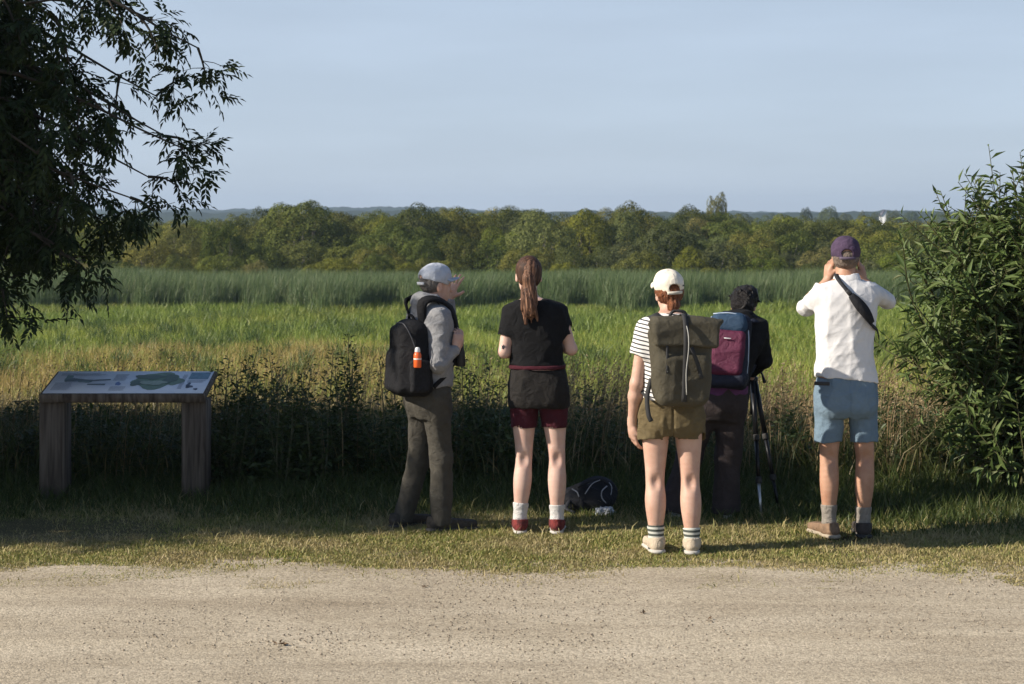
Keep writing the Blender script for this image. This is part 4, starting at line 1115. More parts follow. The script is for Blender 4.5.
def foot_prims(ank, toe, s=1.0):
    t = nrm((toe - ank) * (1, 1, 0)); g = np.array([ank[0], ank[1], 0.0])
    return [cap(ank, g - t * .018 * s + (0, 0, .045), .033, .028, .01), cap(g - t * .015 * s + (0, 0, .04), g + t * .13 * s + (0, 0, .03), .028, .026, .02), cap(ank, g + t * .12 * s + (0, 0, .03), .030, .022, .02)]

def shoe(root, ank, toe, mat, sole_mat, L=0.265, label=None, high=0.075, acc=None, w=0.044):
    """shoe with a rounded toe, heel cup and a separate sole"""
    t = nrm((np.asarray(toe) - ank) * (1, 1, 0)); g = np.array([ank[0], ank[1], 0.0]); side = np.array([-t[1], t[0], 0])
    he = g - t * L * 0.17; to = g + t * L * 0.64
    up = [cap(he + (0, 0, .052), g + (0, 0, .060), w * .85, w * .9, .02), cap(g + (0, 0, .055), to + (0, 0, .038), w * .92, w * .9, .03, flat=(0, 0, 1), fs=1.15),
          cap(g + (0, 0, .06), g - t * .006 + (0, 0, high + .025), w * 1.0, w * 1.12, .02), cap(g + t * .02 + (0, 0, .085), to + (0, 0, .045), .034, .026, .03),
          cap(he + (0, 0, .05), he - t * .004 + (0, 0, high + .02), .032, .03, .02),
          plane((0, 0, .018), (0, 0, -1)), plane(g + (0, 0, high + .012), nrm(np.array([0, 0, 1.0]) + t * .12))]
    up.append(Prim(cap(ank + (0, 0, -.01), ank + (0, 0, .2), w * .98, w * 1.0, 0).f, ank - .06, ank + .25, 0, '-'))
    o = sdf_part('shoe', up, .004, mat, root, wrinkle(.0015, (40, 40, 40), 3))
    if label: o['label'] = label
    so = [cap(he + (0, 0, .014), g + (0, 0, .013), w * 1.0, w * .9, .01, flat=(0, 0, 1), fs=2.4), cap(g + (0, 0, .013), to + (0, 0, .013), w * .9, w * 1.06, .01, flat=(0, 0, 1), fs=2.4), plane((0, 0, .002), (0, 0, -1)), plane((0, 0, .027), (0, 0, 1))]
    v, q = solid(so, .004); link('sole', mesh_np('sole', v - np.array(root.location), q, None, True), sole_mat, o)
    return o

def sock(root, ank, knee, h, mat, r=.040):
    d = nrm(knee - ank); p = [cap(ank - (0, 0, .05), ank, r * 1.08, r, .01), cap(ank, ank + d * h, r, r * 1.08, .01), cap(ank + d * h * .82, ank + d * h * .98, r * 1.14, r * 1.17, .006), plane(ank + d * h, d)]
    return sdf_part('sock', p, .004, mat, root, wrinkle(.0016, (10, 10, 70), 5))
# ================================================================== PEOPLE
rubber_w = plain('white_rubber', (0.50, 0.47, 0.42), 0.7)
rubber_d = plain('dark_rubber', (0.035, 0.033, 0.03), 0.8)
rubber_t = plain('tan_rubber', (0.36, 0.30, 0.22), 0.75)
metal_d = plain('dark_metal', (0.04, 0.04, 0.042), 0.4, 0.6)
skin_l = skin('skin_light', (0.56, 0.36, 0.27), (0.47, 0.275, 0.20))
skin_p = skin('skin_pale', (0.60, 0.41, 0.33), (0.53, 0.33, 0.26))
skin_t = skin('skin_tan', (0.46, 0.265, 0.175), (0.38, 0.20, 0.125))

def arm_prims(sh, el, wr, m=1.0):
    return [cap(sh, el, .047 * m, .037 * m, .03), cap(el, el + (wr - el) * .3, .038 * m, .040 * m, .02), cap(el + (wr - el) * .3, wr, .040 * m, .025 * m, .02)]

def both(a, b):
    return lambda x, y, z: a(x, y, z) + b(x, y, z)

def rowsV(v, rows, d=0.0, k=1.0):
    """(py, px, half width px, half depth m[, dy])"""
    out = []
    for r in rows:
        dd = d + (r[4] if len(r) > 4 else 0)
        p = v(r[1], r[0], dd); out.append((p[2], p[0], p[1], r[2] * p[1] / F_PX * k, r[3]))
    return out

def cap_hat(root, c, R, mat, label=None, s=1.0, brim=0.085, tilt=0.12, gap=True, strap_mat=None):
    """baseball cap: six-panel crown, curved brim, adjuster gap at the back"""
    r, f, u = R[:, 0], R[:, 1], R[:, 2]
    n = nrm(-u + f * -0.0 - f * tilt * -1.0 * 0)            # cut plane
    cn = nrm(-(u) - f * tilt)
    P = [ell(c + u * .034 * s - f * .008 * s, np.array([.086, .107, .084]) * s, R, .01), ell(c + u * .066 * s + f * .01 * s, np.array([.066, .080, .052]) * s, R, .03),
         plane(c + u * .004 * s, cn)]
    if gap: P.append(ell(c - f * .115 * s + u * .022 * s, np.array([.034, .05, .026]) * s, R, .004, '-'))
    def seam(x, y, z):
        dx, dy, dz = x - c[0], y - c[1], z - c[2]
        a = np.arctan2(dx * r[0] + dy * r[1] + dz * r[2], dx * f[0] + dy * f[1] + dz * f[2])
        return -.0016 * np.exp(-(np.abs(((a * 3 / math.pi) % 1) - .5) - .5) ** 2 * 900) + .0012 * np.sin(dz * 90 + a * 5)
    o = sdf_part('cap', P, .004, mat, root, seam)
    if label: o['label'] = label
    mb = MB(); nseg = 15; rows = []
    for w in np.linspace(0, 1, 6):
        row = []
        for t in np.linspace(-1.08, 1.08, nseg):
            rad = np.array([.086 * math.sin(t), .104 * math.cos(t)]) * s
            ext = w * brim * s * max(math.cos(t * 1.25), 0) ** .6
            p = c + u * (.012 - .004 * w - .020 * (t / 1.08) ** 2 * (0.3 + w) + .012 * w) * s + r * rad[0] * (1 + .05 * w) + f * (rad[1] + ext - .01) + u * (.02 * s)
            row.append(p)
        rows.append(row)
    rows = np.array(rows); m = rows.shape[0]; top = rows.reshape(-1, 3); bot = top - u * .005
    ii = (np.arange(m - 1)[:, None] * nseg + np.arange(nseg - 1)[None]).ravel()
    q1 = np.stack([ii, ii + 1, ii + nseg + 1, ii + nseg], 1); K = len(top); q2 = q1[:, ::-1] + K
    e = []
    for a in range(nseg - 1): e.append(((m - 1) * nseg + a, (m - 1) * nseg + a + 1, (m - 1) * nseg + a + 1 + K, (m - 1) * nseg + a + K))
    v = np.concatenate([top, bot]) - np.array(root.location)
    link('brim', mesh_np('brim', v, np.concatenate([q1, q2, np.array(e)]), None, True), mat, o)
    if gap:
        mb.ribbon(np.array([c - f * (.118 * math.cos(t)) * s * .985 + r * .096 * math.sin(t) * s - u * .003 * s for t in np.linspace(-.5, .5, 9)]),
                  np.array([-f * math.cos(t) + r * math.sin(t) for t in np.linspace(-.5, .5, 9)]), .018, .004)
        v, q, t = mb.arrays(); link('strap', mesh_np('strap', v - np.array(root.location), q, t), strap_mat or mat, o)
    return o

def strands(amp, c, freq=170, seed=0, axis=2):
    rg = np.random.default_rng(seed)
    def f(x, y, z):
        a = np.arctan2(x - c[0], y - c[1])
        return amp * (np.sin(a * freq / 6 + z * 14 + 1.3 * np.sin(z * 31 + a * 9)) * .6 + np.sin(a * freq / 2.6 + z * 22) * .4)
    return f

# ------------------------------------------------------------------ 1  man in grey hoodie and cap, pointing
def man_hoodie():
    Y0 = 11.3; v = V(Y0)
    b = v(425, 531); root = empty('person', (b[0], b[1], 0), 'person in grey hoodie, pale cap and dark trousers raising a hand towards the marsh', 'person')
    yaw = math.radians(60); R = frame(yaw); F, Rt = R[:, 1], R[:, 0]
    hc = v(435.5, 284, .04); RH = frame(math.radians(60), .03)
    nb = v(431, 302, 0)
    shR = v(440, 318, -.14); elR = v(439, 364, -.20); wrR = v(456, 349, -.13)
    shL = v(424, 316, .15); elL = v(449, 327, .34); wrL = v(449, 299, .30)
    hipR = v(435, 398, -.075); knR = v(441, 458, -.02); anR = v(441, 519, -.02)
    hipL = v(422, 398, .08); knL = v(418, 462, .10); anL = v(402, 514, .12)
    toR = anR + np.array([.95, .30, 0]); toL = anL + np.array([.75, .65, 0])
    tors = rowsV(v, [(300, 431, 9, .060), (308, 430, 22, .085), (318, 430, 27, .115), (335, 430, 28, .125), (360, 430, 26.5, .115), (385, 429, 26, .115), (402, 428, 27, .120)])
    P = head_prims(hc, RH) + [cap(nb - (0, 0, .05), hc - (0, 0, .07), .056, .052, .03), loft(tors, yaw, over=-.012)]
    P += arm_prims(shR, elR, wrR, .85) + arm_prims(shL, elL, wrL, .85)
    P += hand_prims(wrR, np.array([.2, .25, .95]), np.array([-.5, .8, .0]), .18, .95, .02, -1, .4)
    P += hand_prims(wrL, np.array([.30, .05, .95]), np.array([.35, .9, .1]), .18, .30, .16, -1, 1.2)
    P += leg_prims(hipR, knR, anR, F, .085, m=.58) + leg_prims(hipL, knL, anL, F, .085, m=.58) + foot_prims(anR, toR) + foot_prims(anL, toL)
    sdf_part('body', P, .0048, skin_l, root)
    # hair: short grey fringe under the cap
    hair = cloth('grey_hair', (0.20, 0.18, 0.16), (0.09, 0.08, 0.07), .6, 60, .6, 300)
    u, f = RH[:, 2], RH[:, 1]
    sdf_part('hair', [ell(hc + u * .012 - f * .014, (.080, .092, .078), RH, .01), plane(hc - f * .0 + u * -.0, nrm(f * .9 - u * .25)), plane(hc - u * .075, -u)], .004, hair, root, strands(.0025, hc))
    capm = cloth('pale_grey_cap', (0.50, 0.53, 0.58), (0.42, 0.45, 0.50), .9, 25, .3)
    cap_hat(root, hc + u * .005, RH, capm, strap_mat=plain('cap_strap', (.45, .47, .5), .8), tilt=.22, brim=.066)
    # hoodie with hood lying on the shoulders
    hood = cloth('grey_marl_fleece', (0.30, 0.30, 0.305), (0.22, 0.22, 0.225), .95, 40, .4, sheen=.1)
    tor2 = rowsV(v, [(299, 431, 13, .080), (306, 430, 23, .100), (318, 430, 28.5, .128), (335, 430, 29.5, .140), (360, 430, 28.5, .135), (378, 429, 28.5, .135), (386, 429, 28, .132)])
    H = [loft(tor2, yaw, over=.003, k=.03), cap(shR, elR, .070, .058, .045), cap(elR, elR + (wrR - elR) * .86, .057, .043, .02), cap(shL, elL, .070, .058, .045), cap(elL, elL + (wrL - elL) * .86, .056, .043, .02),
         cap(elR + (wrR - elR) * .80, elR + (wrR - elR) * .9, .043, .041, .004), cap(elL + (wrL - elL) * .80, elL + (wrL - elL) * .9, .043, .041, .004)]
    sdf_part('hoodie', H, .006, hood, root, both(wrinkle(.010, (12, 12, 9), 11), wrinkle(.006, (22, 22, 28), 17)))
    hd = [cap(nb + Rt * s * .055 - F * .005 + (0, 0, .02), nb - F * .065 + Rt * s * .035 + (0, 0, .02), .038, .044, .03) for s in (-1, 1)]
    hd += [cap(nb - F * .07 + Rt * .04, nb - F * .07 - Rt * .04, .046, .046, .03), cap(nb - F * .085 + (0, 0, -.05), nb - F * .07 + (0, 0, .0), .042, .048, .03), cap(nb + Rt * .055 + (0, 0, .015), nb + F * .06 + Rt * .02 - (0, 0, .02), .036, .03, .02), cap(nb - Rt * .055 + (0, 0, .015), nb + F * .06 - Rt * .02 - (0, 0, .02), .036, .03, .02),
           ell(nb + F * .02 + (0, 0, .075), (.062, .075, .06), R, .01, '-')]
    sdf_part('hood', hd, .006, hood, root, wrinkle(.007, (16, 16, 22), 12))
    tr = cloth('charcoal_trousers', (0.080, 0.073, 0.058), (0.055, 0.050, 0.041), .9, 14, .35)
    T = [loft(rowsV(v, [(381, 429, 25, .118), (392, 428, 26.5, .128), (405, 428, 26, .128), (418, 429, 22, .10)]), yaw, over=.004, k=.05)]
    for hp, kn, an in ((hipR, knR, anR), (hipL, knL, anL)):
        lo = an + (kn - an) * .02 - (0, 0, .055)
        T += [cap(hp, kn, .092, .071, .035), cap(kn, lo, .071, .068, .035), plane((0, 0, .035), (0, 0, -1))]
    sdf_part('trousers', T, .0065, tr, root, both(wrinkle(.010, (15, 15, 6), 15), wrinkle(.005, (26, 26, 20), 16)))
    shm = cloth('grey_hiking_shoe', (0.085, 0.075, 0.062), (0.05, 0.044, 0.038), .8, 40, .5)
    shoe(root, anR, toR, shm, rubber_d, .29, w=.048); shoe(root, anL, toL, shm, rubber_d, .29, w=.048)
    # binoculars held to the chest
    bc = v(458, 352, -.02)
    bino = empty('binoculars', tuple(bc), 'dark binoculars hanging at the chest of the hoodie man', 'binoculars')
    mb = MB()
    for s in (-1, 1):
        o = bc + Rt * s * .035
        mb.tube([o + (0, 0, .06), o + (0, 0, .02), o + (0, 0, .0), o - (0, 0, .08), o - (0, 0, .085)], [.018, .020, .026, .030, .026], 12)
    mb.box(bc + (0, 0, -.01), (.02, .02, .04), R, .006); mb.build('barrels', plain('black_rubber_coat', (.02, .02, .02), .6), bino, False)
    mb = MB(); pts = spline([bc + Rt * .05 + (0, 0, .02), v(452, 338, -.08) + F * .02, v(444, 313, -.12), v(436, 301, -.07)], 14)
    mb.ribbon(pts, F * .7 + Rt * .6, .022, .004); mb.build('neck_strap', plain('black_webbing', (.018, .018, .02), .85), bino)
    # ---- black backpack
    bk = v(409, 358, -.12)
    bag = empty('backpack', tuple(bk), 'black daypack with side bottle on the back of the hoodie man', 'backpack')
    bm = cloth('black_nylon', (0.010, 0.010, 0.012), (0.006, 0.006, 0.007), .8, 12, .35)
    up = nrm(np.array([.10, .02, 1.0])); RB = frame(yaw, .02, -.02)
    B = [rbox(bk + F * .01, (.150, .095, .235), .075, RB, .02, taper=(-.12, -.16)), rbox(bk - F * .065 - (0, 0, .07), (.125, .055, .135), .045, RB, .02, taper=(-.05, -.15)),
         rbox(bk - F * .05 + (0, 0, .12), (.105, .05, .075), .04, RB, .03)]
    sdf_part('pack_body', B, .006, bm, bag, wrinkle(.010, (10, 10, 12), 21))
    mb = MB()
    for s in (-1, 1):
        q = Rt * s * .085
        pts = spline([bk + q * .8 + F * .06 + (0, 0, .19), nb + q * 1.30 - F * .115 + (0, 0, .0), nb + q * 1.30 - F * .02 + (0, 0, .022), nb + q * 1.30 + F * .085 + (0, 0, -.05), nb + q * 1.35 + F * .125 + (0, 0, -.25), nb + q * 1.75 + F * .05 + (0, 0, -.40), bk + q * 1.55 + F * .10 - (0, 0, .17)], 30)
        nn = np.array([nrm(p - (nb + (0, 0, -.25)) * (1, 1, 0) - np.array([0, 0, p[2]]) + (0, 0, .05 if 4 < i < 16 else 0)) if not 5 < i < 14 else nrm((p - (nb - (0, 0, .2)))) for i, p in enumerate(pts)])
        mb.ribbon(pts, nn, np.interp(np.arange(30), [0, 5, 18, 22, 29], [.05, .062, .055, .028, .025]), .014)
    mb.build('shoulder_strap', bm, bag)
    mb = MB(); p0 = bk + F * .02 + (0, 0, .225); mb.tube(spline([p0 + Rt * .035, p0 + Rt * .02 + (0, 0, .03) - F * .01, p0 - Rt * .02 + (0, 0, .03) - F * .01, p0 - Rt * .035], 9), .009, 6); mb.build('grab_handle', bm, bag, True)
    mb = MB(); z0 = bk - F * .03
    for q, hh in ((.165, -.02), (.10, .0)):
        pass
    mb.tube(spline([bk + Rt * .148 - F * .02 + (0, 0, -.16), bk + Rt * .150 - F * .03 + (0, 0, .05), bk + Rt * .09 - F * .07 + (0, 0, .20), bk - Rt * .02 - F * .075 + (0, 0, .215)], 20), .0035, 5); mb.build('zip', plain('zip_black', (.05, .05, .055), .45), bag, True)
    sp = rbox(bk + Rt * .140 - F * .0 - (0, 0, .10), (.028, .065, .10), .024, RB, .01); sdf_part('side_pocket', [sp], .005, cloth('black_mesh', (.03, .03, .033), (.015, .015, .017), .9, 90, .6), bag)
    # bottle in the side pocket
    bo = v(417.5, 357.5, -.30)
    bottle = empty('bottle', tuple(bo), 'small orange bottle with white cap in the side pocket of the black daypack', 'bottle')
    mb = MB(); mb.tube([bo + (0, 0, z) for z in (-.060, -.056, .016, .024, .032)], [.020, .023, .023, .020, .015], 14); mb.build('bottle_body', plain('orange_plastic', (0.80, 0.13, 0.025), .35, c2=(.75, .11, .02)), bottle, False)
    mb = MB(); mb.tube([bo + (0, 0, z) for z in (.032, .035, .050, .058, .061)], [.016, .017, .015, .012, .008], 14); mb.build('bottle_cap', plain('white_plastic', (.8, .8, .78), .35), bottle, False)
    mb = MB(); mb.tube([bo + (0, 0, z) for z in (-.012, -.0118, -.005, -.0048)], [.0232, .0238, .0238, .0232], 14); mb.build('bottle_band', plain('white_print', (.85, .8, .75), .4), bottle, False)
man_hoodie()

# ------------------------------------------------------------------ 2  woman with ponytail
def woman_ponytail():
    Y0 = 11.23; v = V(Y0); b = v(538, 533); root = empty('person', (b[0], b[1], 0), 'person with long brown ponytail, black T-shirt and shorts seen from behind', 'person')
    hc = v(528.5, 274.5, .05); RH = frame(math.radians(-8), .05); nb = v(532, 301, 0); F = np.array([0, 1., 0]); f = F
    shL = v(511, 313, .0); shR = v(559, 313, .0); elL = v(504, 352, -.03); elR = v(571, 349, .02); wrL = v(518, 350, .22); wrR = v(560, 343, .25)
    hpL = v(524, 398); hpR = v(553, 398); knL = v(524, 458, .01); knR = v(557, 458, .01); anL = v(520, 517, -.01); anR = v(557, 519, -.01)
    toL = anL + np.array([-.05, 1, 0]); toR = anR + np.array([.1, 1, 0])
    tor = [(298, 532, 11, .060), (304, 534, 22, .085), (312, 536, 29, .108), (325, 536, 28, .115), (345, 536, 24, .105), (362, 536, 24, .105), (378, 538, 28, .125), (395, 539, 29, .135), (405, 539, 28, .13)]
    P = head_prims(hc, RH, .96) + [cap(nb - (0, 0, .05), hc - (0, 0, .07), .050, .046, .03), loft(rowsV(v, tor), 0, over=-.006)]
    P += arm_prims(shL, elL, wrL, .95) + arm_prims(shR, elR, wrR, .95)
    P += hand_prims(wrL, np.array([.55, .8, .15]), np.array([.3, -.2, .9]), .172, .8, .03, -1) + hand_prims(wrR, np.array([-.5, .8, .2]), np.array([-.3, -.2, .9]), .172, .8, .03, 1)
    P += leg_prims(hpL, knL, anL, F, .077, .049, .0565, .033) + leg_prims(hpR, knR, anR, F, .077, .049, .0565, .033) + foot_prims(anL, toL, .92) + foot_prims(anR, toR, .92)
    sdf_part('body', P, .0048, skin_p, root)
    hairm, nt, out = newmat('chestnut_hair'); L = nt.links.new
    tc = N(nt, 'ShaderNodeTexCoord'); mp = N(nt, 'ShaderNodeMapping'); mp.inputs['Scale'].default_value = (150, 150, 9); L(tc.outputs['Object'], mp.inputs[0])
    n1 = N(nt, 'ShaderNodeTexNoise', i_Scale=1.0, i_Detail=3.0, i_Distortion=.6); L(mp.outputs[0], n1.inputs['Vector'])
    r = ramp(nt, [(.35, (.022, .011, .007)), (.55, (.06, .028, .016)), (.75, (.20, .10, .055))]); L(n1.outputs['Fac'], r.inputs[0])
    bb = N(nt, 'ShaderNodeBump', i_Strength=.6, i_Distance=.006); L(n1.outputs['Fac'], bb.inputs['Height'])
    p = N(nt, 'ShaderNodeBsdfPrincipled', i_Roughness=.62); p.inputs['Specular IOR Level'].default_value = .25; L(r.outputs[0], p.inputs['Base Color']); L(bb.outputs[0], p.inputs['Normal']); L(p.outputs[0], out.inputs['Surface'])
    u, fh, rh = RH[:, 2], RH[:, 1], RH[:, 0]
    ph = hc - fh * .098 + u * .045
    def tailnoise(x, y, z):
        return .0022 * np.sin(x * 260 + z * 24 + 2.4 * np.sin(z * 19 + x * 30)) + .0012 * np.sin(x * 520 + y * 300 + z * 30) + .005 * np.sin(z * 31 + x * 70) * np.sin(z * 17 + 1)
    sdf_part('hair', [ell(hc + u * .026 - fh * .012, (.081, .097, .090), RH, .02), ell(hc - fh * .04 - u * .03, (.066, .058, .055), RH, .03), plane(hc + fh * .035, nrm(fh + u * -.45))], .004, hairm, root, strands(.0009, hc, 200))
    tail = spline([ph, ph - fh * .03 + u * .005, v(529, 276, -.105), v(529, 293, -.115), v(529, 303, -.125), v(530, 312, -.13), v(531, 318, -.125)], 9)
    rr = [.024, .028, .034, .039, .043, .045, .041, .030, .013]
    T = [cap(tail[i], tail[i + 1], rr[i], rr[i + 1], .02, flat=(0, 1, 0), fs=1.35) for i in range(8)]
    for i in range(9):
        o = np.random.default_rng(i).uniform(-1, 1, 2)
        T.append(cap(tail[5] + (o[0] * .03, 0, 0), tail[8] + (o[0] * .045, o[1] * .01, -.02 + o[1] * .03), .014, .004, .008))
    for s in (-1, 1): T.append(cap(tail[3] + (s * .022, 0, 0), tail[6] + (s * .040, 0, .02), .018, .008, .01))
    tailm = hairm.copy(); [e_ for e_ in tailm.node_tree.nodes if e_.type == 'VALTORGB'][0].color_ramp.elements[1].color = (.13, .062, .034, 1); [e_ for e_ in tailm.node_tree.nodes if e_.type == 'VALTORGB'][0].color_ramp.elements[2].color = (.36, .20, .12, 1)
    sdf_part('ponytail', T, .004, tailm, root, tailnoise)
    mb = MB(); mb.tube([ph - fh * .012 + rh * .024 * math.cos(a) + u * .024 * math.sin(a) for a in np.linspace(0, 6.28, 15)], .006, 6); mb.build('hair_tie', plain('hair_tie_black', (.02, .02, .02), .8), root, True)
    blk = cloth('black_cotton', (0.009, 0.009, 0.010), (0.006, 0.006, 0.0065), .95, 20, .3)
    S = [loft(rowsV(v, [(299, 533, 17, .080), (304, 535, 25, .098), (312, 536, 29, .114), (325, 536, 29, .124), (345, 536, 27, .118), (358, 536, 27, .118), (366, 537, 28.2, .126)]), 0, k=.03)]
    for sh, el in ((shL, elL), (shR, elR)):
        d = nrm(el - sh); e = sh + (el - sh) * .60; S.append(cut(cap(sh, sh + (el - sh) * .75, .058, .060, .045), [plane(e, d)], [cap(e - d * .03, e + d * .06, .050, .050, 0)]))
    sdf_part('t_shirt', S, .0055, blk, root, both(wrinkle(.007, (13, 13, 7), 31), wrinkle(.005, (24, 24, 22), 36)))
    mar = cloth('maroon_jersey', (0.075, 0.013, 0.022), (0.05, 0.009, 0.015), .9, 20, .3)
    shorts = cloth('black_running_shorts', (0.022, 0.019, 0.017), (0.011, 0.010, 0.009), .85, 14, .35)
    Q = [loft(rowsV(v, [(368, 537, 28, .126), (378, 538, 30, .135), (392, 539, 31.5, .145), (404, 539, 31, .14), (412, 539, 29, .11)]), 0, k=.04)]
    for hp, kn in ((hpL, knL), (hpR, knR)): Q += [cap(hp, hp + (kn - hp) * .35, .098, .094, .015)]
    Q.append(plane(v(538, 408), (0, 0, -1)))
    sdf_part('shorts', Q, .0055, shorts, root, both(wrinkle(.008, (16, 16, 6), 33), wrinkle(.005, (26, 26, 24), 38)))
    W = [loft(rowsV(v, [(364.5, 537, 28.6, .128), (366.5, 537, 28.8, .130), (368.5, 537, 28.7, .131)]), 0, k=.0)]
    sdf_part('waistband', W, .005, mar, root)
    for hp, kn in ((hpL, knL), (hpR, knR)):
        e = hp + (kn - hp) * (427.5 - 398) / 60.
        sdf_part('under_short', [cap(hp + (kn - hp) * .08, e - (0, 0, .03), .092, .076, .03), plane(e, (0, 0, -1)), Prim(cap(e - (0, 0, .05), e + (0, 0, .012), .070, .070, 0).f, e - .1, e + .1, 0, '-')], .005, mar, root, wrinkle(.005, (12, 12, 20), 34))
    wsock = cloth('white_sock', (0.66, 0.64, 0.61), (0.55, 0.53, 0.50), .95, 40, .4)
    red = cloth('red_trainer', (0.27, 0.045, 0.04), (0.04, 0.014, 0.016), .7, 32, .4)
    for an, kn, to in ((anL, knL, toL), (anR, knR, toR)):
        sock(root, an, kn, .088, wsock, .042); shoe(root, an, to, red, rubber_w, .25, w=.043)
    # tattoo on the left upper arm
    tc_ = shL + (elL - shL) * .86 + np.array([-.012, -.038, 0]); mb = MB()
    for k in range(5):
        a = k * 1.2566; mb.tube([tc_, tc_ + (.010 * math.cos(a), -.002, .014 * math.sin(a))], [.0042, .003], 5)
    mb.build('tattoo', plain('tattoo_ink', (.05, .05, .06), .6), root)
woman_ponytail()

# ------------------------------------------------------------------ 3  woman with white cap and olive roll-top pack
def woman_cap():
    Y0 = 10.6; v = V(Y0); b = v(672, 553); root = empty('person', (b[0], b[1], 0), 'person in cream cap, striped T-shirt and olive shorts carrying a roll-top pack', 'person')
    hc = v(668.5, 292.5, .06); RH = frame(math.radians(-16), -.06, -.05); nb = v(670, 314, 0); F = np.array([0, 1., 0])
    shL = v(646, 328, 0); shR = v(697, 328, 0); elL = v(636.5, 384, -.02); elR = v(703, 380, .05); wrL = v(632, 424, .05); wrR = v(690, 372, .28)
    hpL = v(656, 412); hpR = v(688, 412); knL = v(655, 480, .01); knR = v(690, 480, .0); anL = v(656, 538, -.02); anR = v(692, 541, -.05)
    toL = anL + np.array([-.14, 1, 0]); toR = anR + np.array([.06, 1, 0])
    tor = [(311, 670, 11, .060), (318, 671, 22, .085), (327, 671, 29, .108), (342, 671, 29, .115), (365, 671, 25, .105), (385, 671, 26, .110), (402, 671, 30, .128), (418, 672, 31, .135), (426, 672, 30, .12)]
    P = head_prims(hc, RH, .95) + [cap(nb - (0, 0, .05), hc - (0, 0, .07), .048, .045, .03), loft(rowsV(v, tor), 0, over=-.008)]
    P += arm_prims(shL, elL, wrL, .97) + arm_prims(shR, elR, wrR, .95)
    P += hand_prims(wrL, np.array([.10, .10, -1.]), np.array([.85, .45, 0]), .172, .45, .02, 1, .35) + hand_prims(wrR, np.array([-.5, .8, .2]), np.array([-.3, -.2, .9]), .172, .8, .03, 1)
    P += leg_prims(hpL, knL, anL, F, .082, .053, .061, .035) + leg_prims(hpR, knR, anR, F, .082, .053, .061, .035) + foot_prims(anL, toL, .92) + foot_prims(anR, toR, .92)
    sdf_part('body', P, .0048, skin_l, root)
    u, fh, rh = RH[:, 2], RH[:, 1], RH[:, 0]
    hm = cloth('auburn_hair', (0.27, 0.095, 0.035), (0.10, 0.035, 0.016), .45, 70, .7, 260)
    bun = hc - fh * .085 - u * .065
    sdf_part('hair', [ell(hc + u * .010 - fh * .012, (.082, .096, .084), RH, .01), ell(bun, (.036, .030, .036), RH, .02), cap(bun - u * .01, bun - u * .06 - fh * .01 + rh * .01, .022, .006, .02), cap(bun - u * .01 - rh * .02, bun - u * .055 - rh * .03, .015, .004, .02), plane(hc + fh * .03, nrm(fh + u * -.2)), ], .004, hm, root, strands(.003, hc, 180))
    cap_hat(root, hc + u * .012, RH, cloth('cream_cap', (0.80, 0.73, 0.60), (0.72, 0.65, 0.53), .9, 30, .25), s=.99, tilt=-.14, strap_mat=cloth('cream_strap', (.74, .67, .55)))
    mb = MB(); pc = hc - fh * .088 + rh * .048 + u * .045
    mb.box(pc, (.016, .0035, .004), RH, .001); v_, q_, t_ = mb.arrays()
    # small dark woven tab at the back of the cap
    link('cap_tab', mesh_np('cap_tab', v_ - np.array(root.location), q_, t_), plain('dark_tab', (.05, .05, .05), .8), [o for o in root.children if o.name.startswith('cap')][0])
    # striped tee
    m, nt, out = newmat('striped_jersey'); L = nt.links.new
    tc = N(nt, 'ShaderNodeTexCoord'); sp = N(nt, 'ShaderNodeSeparateXYZ'); L(tc.outputs['Object'], sp.inputs[0])
    nz = N(nt, 'ShaderNodeTexNoise', i_Scale=8.0, i_Detail=2.0); L(tc.outputs['Object'], nz.inputs['Vector'])
    a1 = N(nt, 'ShaderNodeMath', operation='MULTIPLY_ADD'); L(nz.outputs['Fac'], a1.inputs[0]); a1.inputs[1].default_value = .012; L(sp.outputs['Z'], a1.inputs[2])
    fx = N(nt, 'ShaderNodeMath', operation='MULTIPLY_ADD'); L(sp.outputs['X'], fx.inputs[0]); fx.inputs[1].default_value = .22; L(a1.outputs[0], fx.inputs[2])
    a2 = N(nt, 'ShaderNodeMath', operation='PINGPONG'); L(fx.outputs[0], a2.inputs[0]); a2.inputs[1].default_value = .0118
    r = ramp(nt, [(.30, (.035, .035, .04)), (.36, (.70, .68, .64))]); mr = N(nt, 'ShaderNodeMapRange'); L(a2.outputs[0], mr.inputs[0]); mr.inputs[2].default_value = .0118
    L(mr.outputs[0], r.inputs[0])
    p = N(nt, 'ShaderNodeBsdfPrincipled', i_Roughness=.95); p.inputs['Specular IOR Level'].default_value = .15; L(r.outputs[0], p.inputs['Base Color']); L(p.outputs[0], out.inputs['Surface'])
    S = [loft(rowsV(v, [(313, 670, 16, .080), (318, 671, 24, .095), (327, 671, 31, .118), (342, 671, 30, .128), (365, 671, 28.5, .120), (385, 671, 28, .120), (400, 671, 30, .132)]), 0, k=.03)]
    for sh, el in ((shL, elL), (shR, elR)):
        d = nrm(el - sh + np.array([-.03 if sh is shL else .03, 0, 0])); e = sh + (el - sh) * .50; S.append(cut(cap(sh, sh + (el - sh) * .65, .062, .072, .04), [plane(e, d)], [cap(e - d * .04, e + d * .06, .054, .060, 0)]))
    sdf_part('t_shirt', S, .0055, m, root, wrinkle(.008, (9, 9, 14), 41))
    ol = cloth('olive_shorts', (0.155, 0.118, 0.058), (0.105, 0.080, 0.040), .85, 13, .35)
    Q = [loft(rowsV(v, [(394, 671, 29, .125), (404, 671, 32, .138), (418, 672, 34, .148), (428, 672, 33, .14), (436, 672, 30, .11)]), 0, k=.04)]
    for hp, kn, sx in ((hpL, knL, -1), (hpR, knR, 1)): Q += [cap(hp, hp + (kn - hp) * .55 + (sx * .012, 0, 0), .100, .102, .012)]
    zc = v(671, 441)[2]
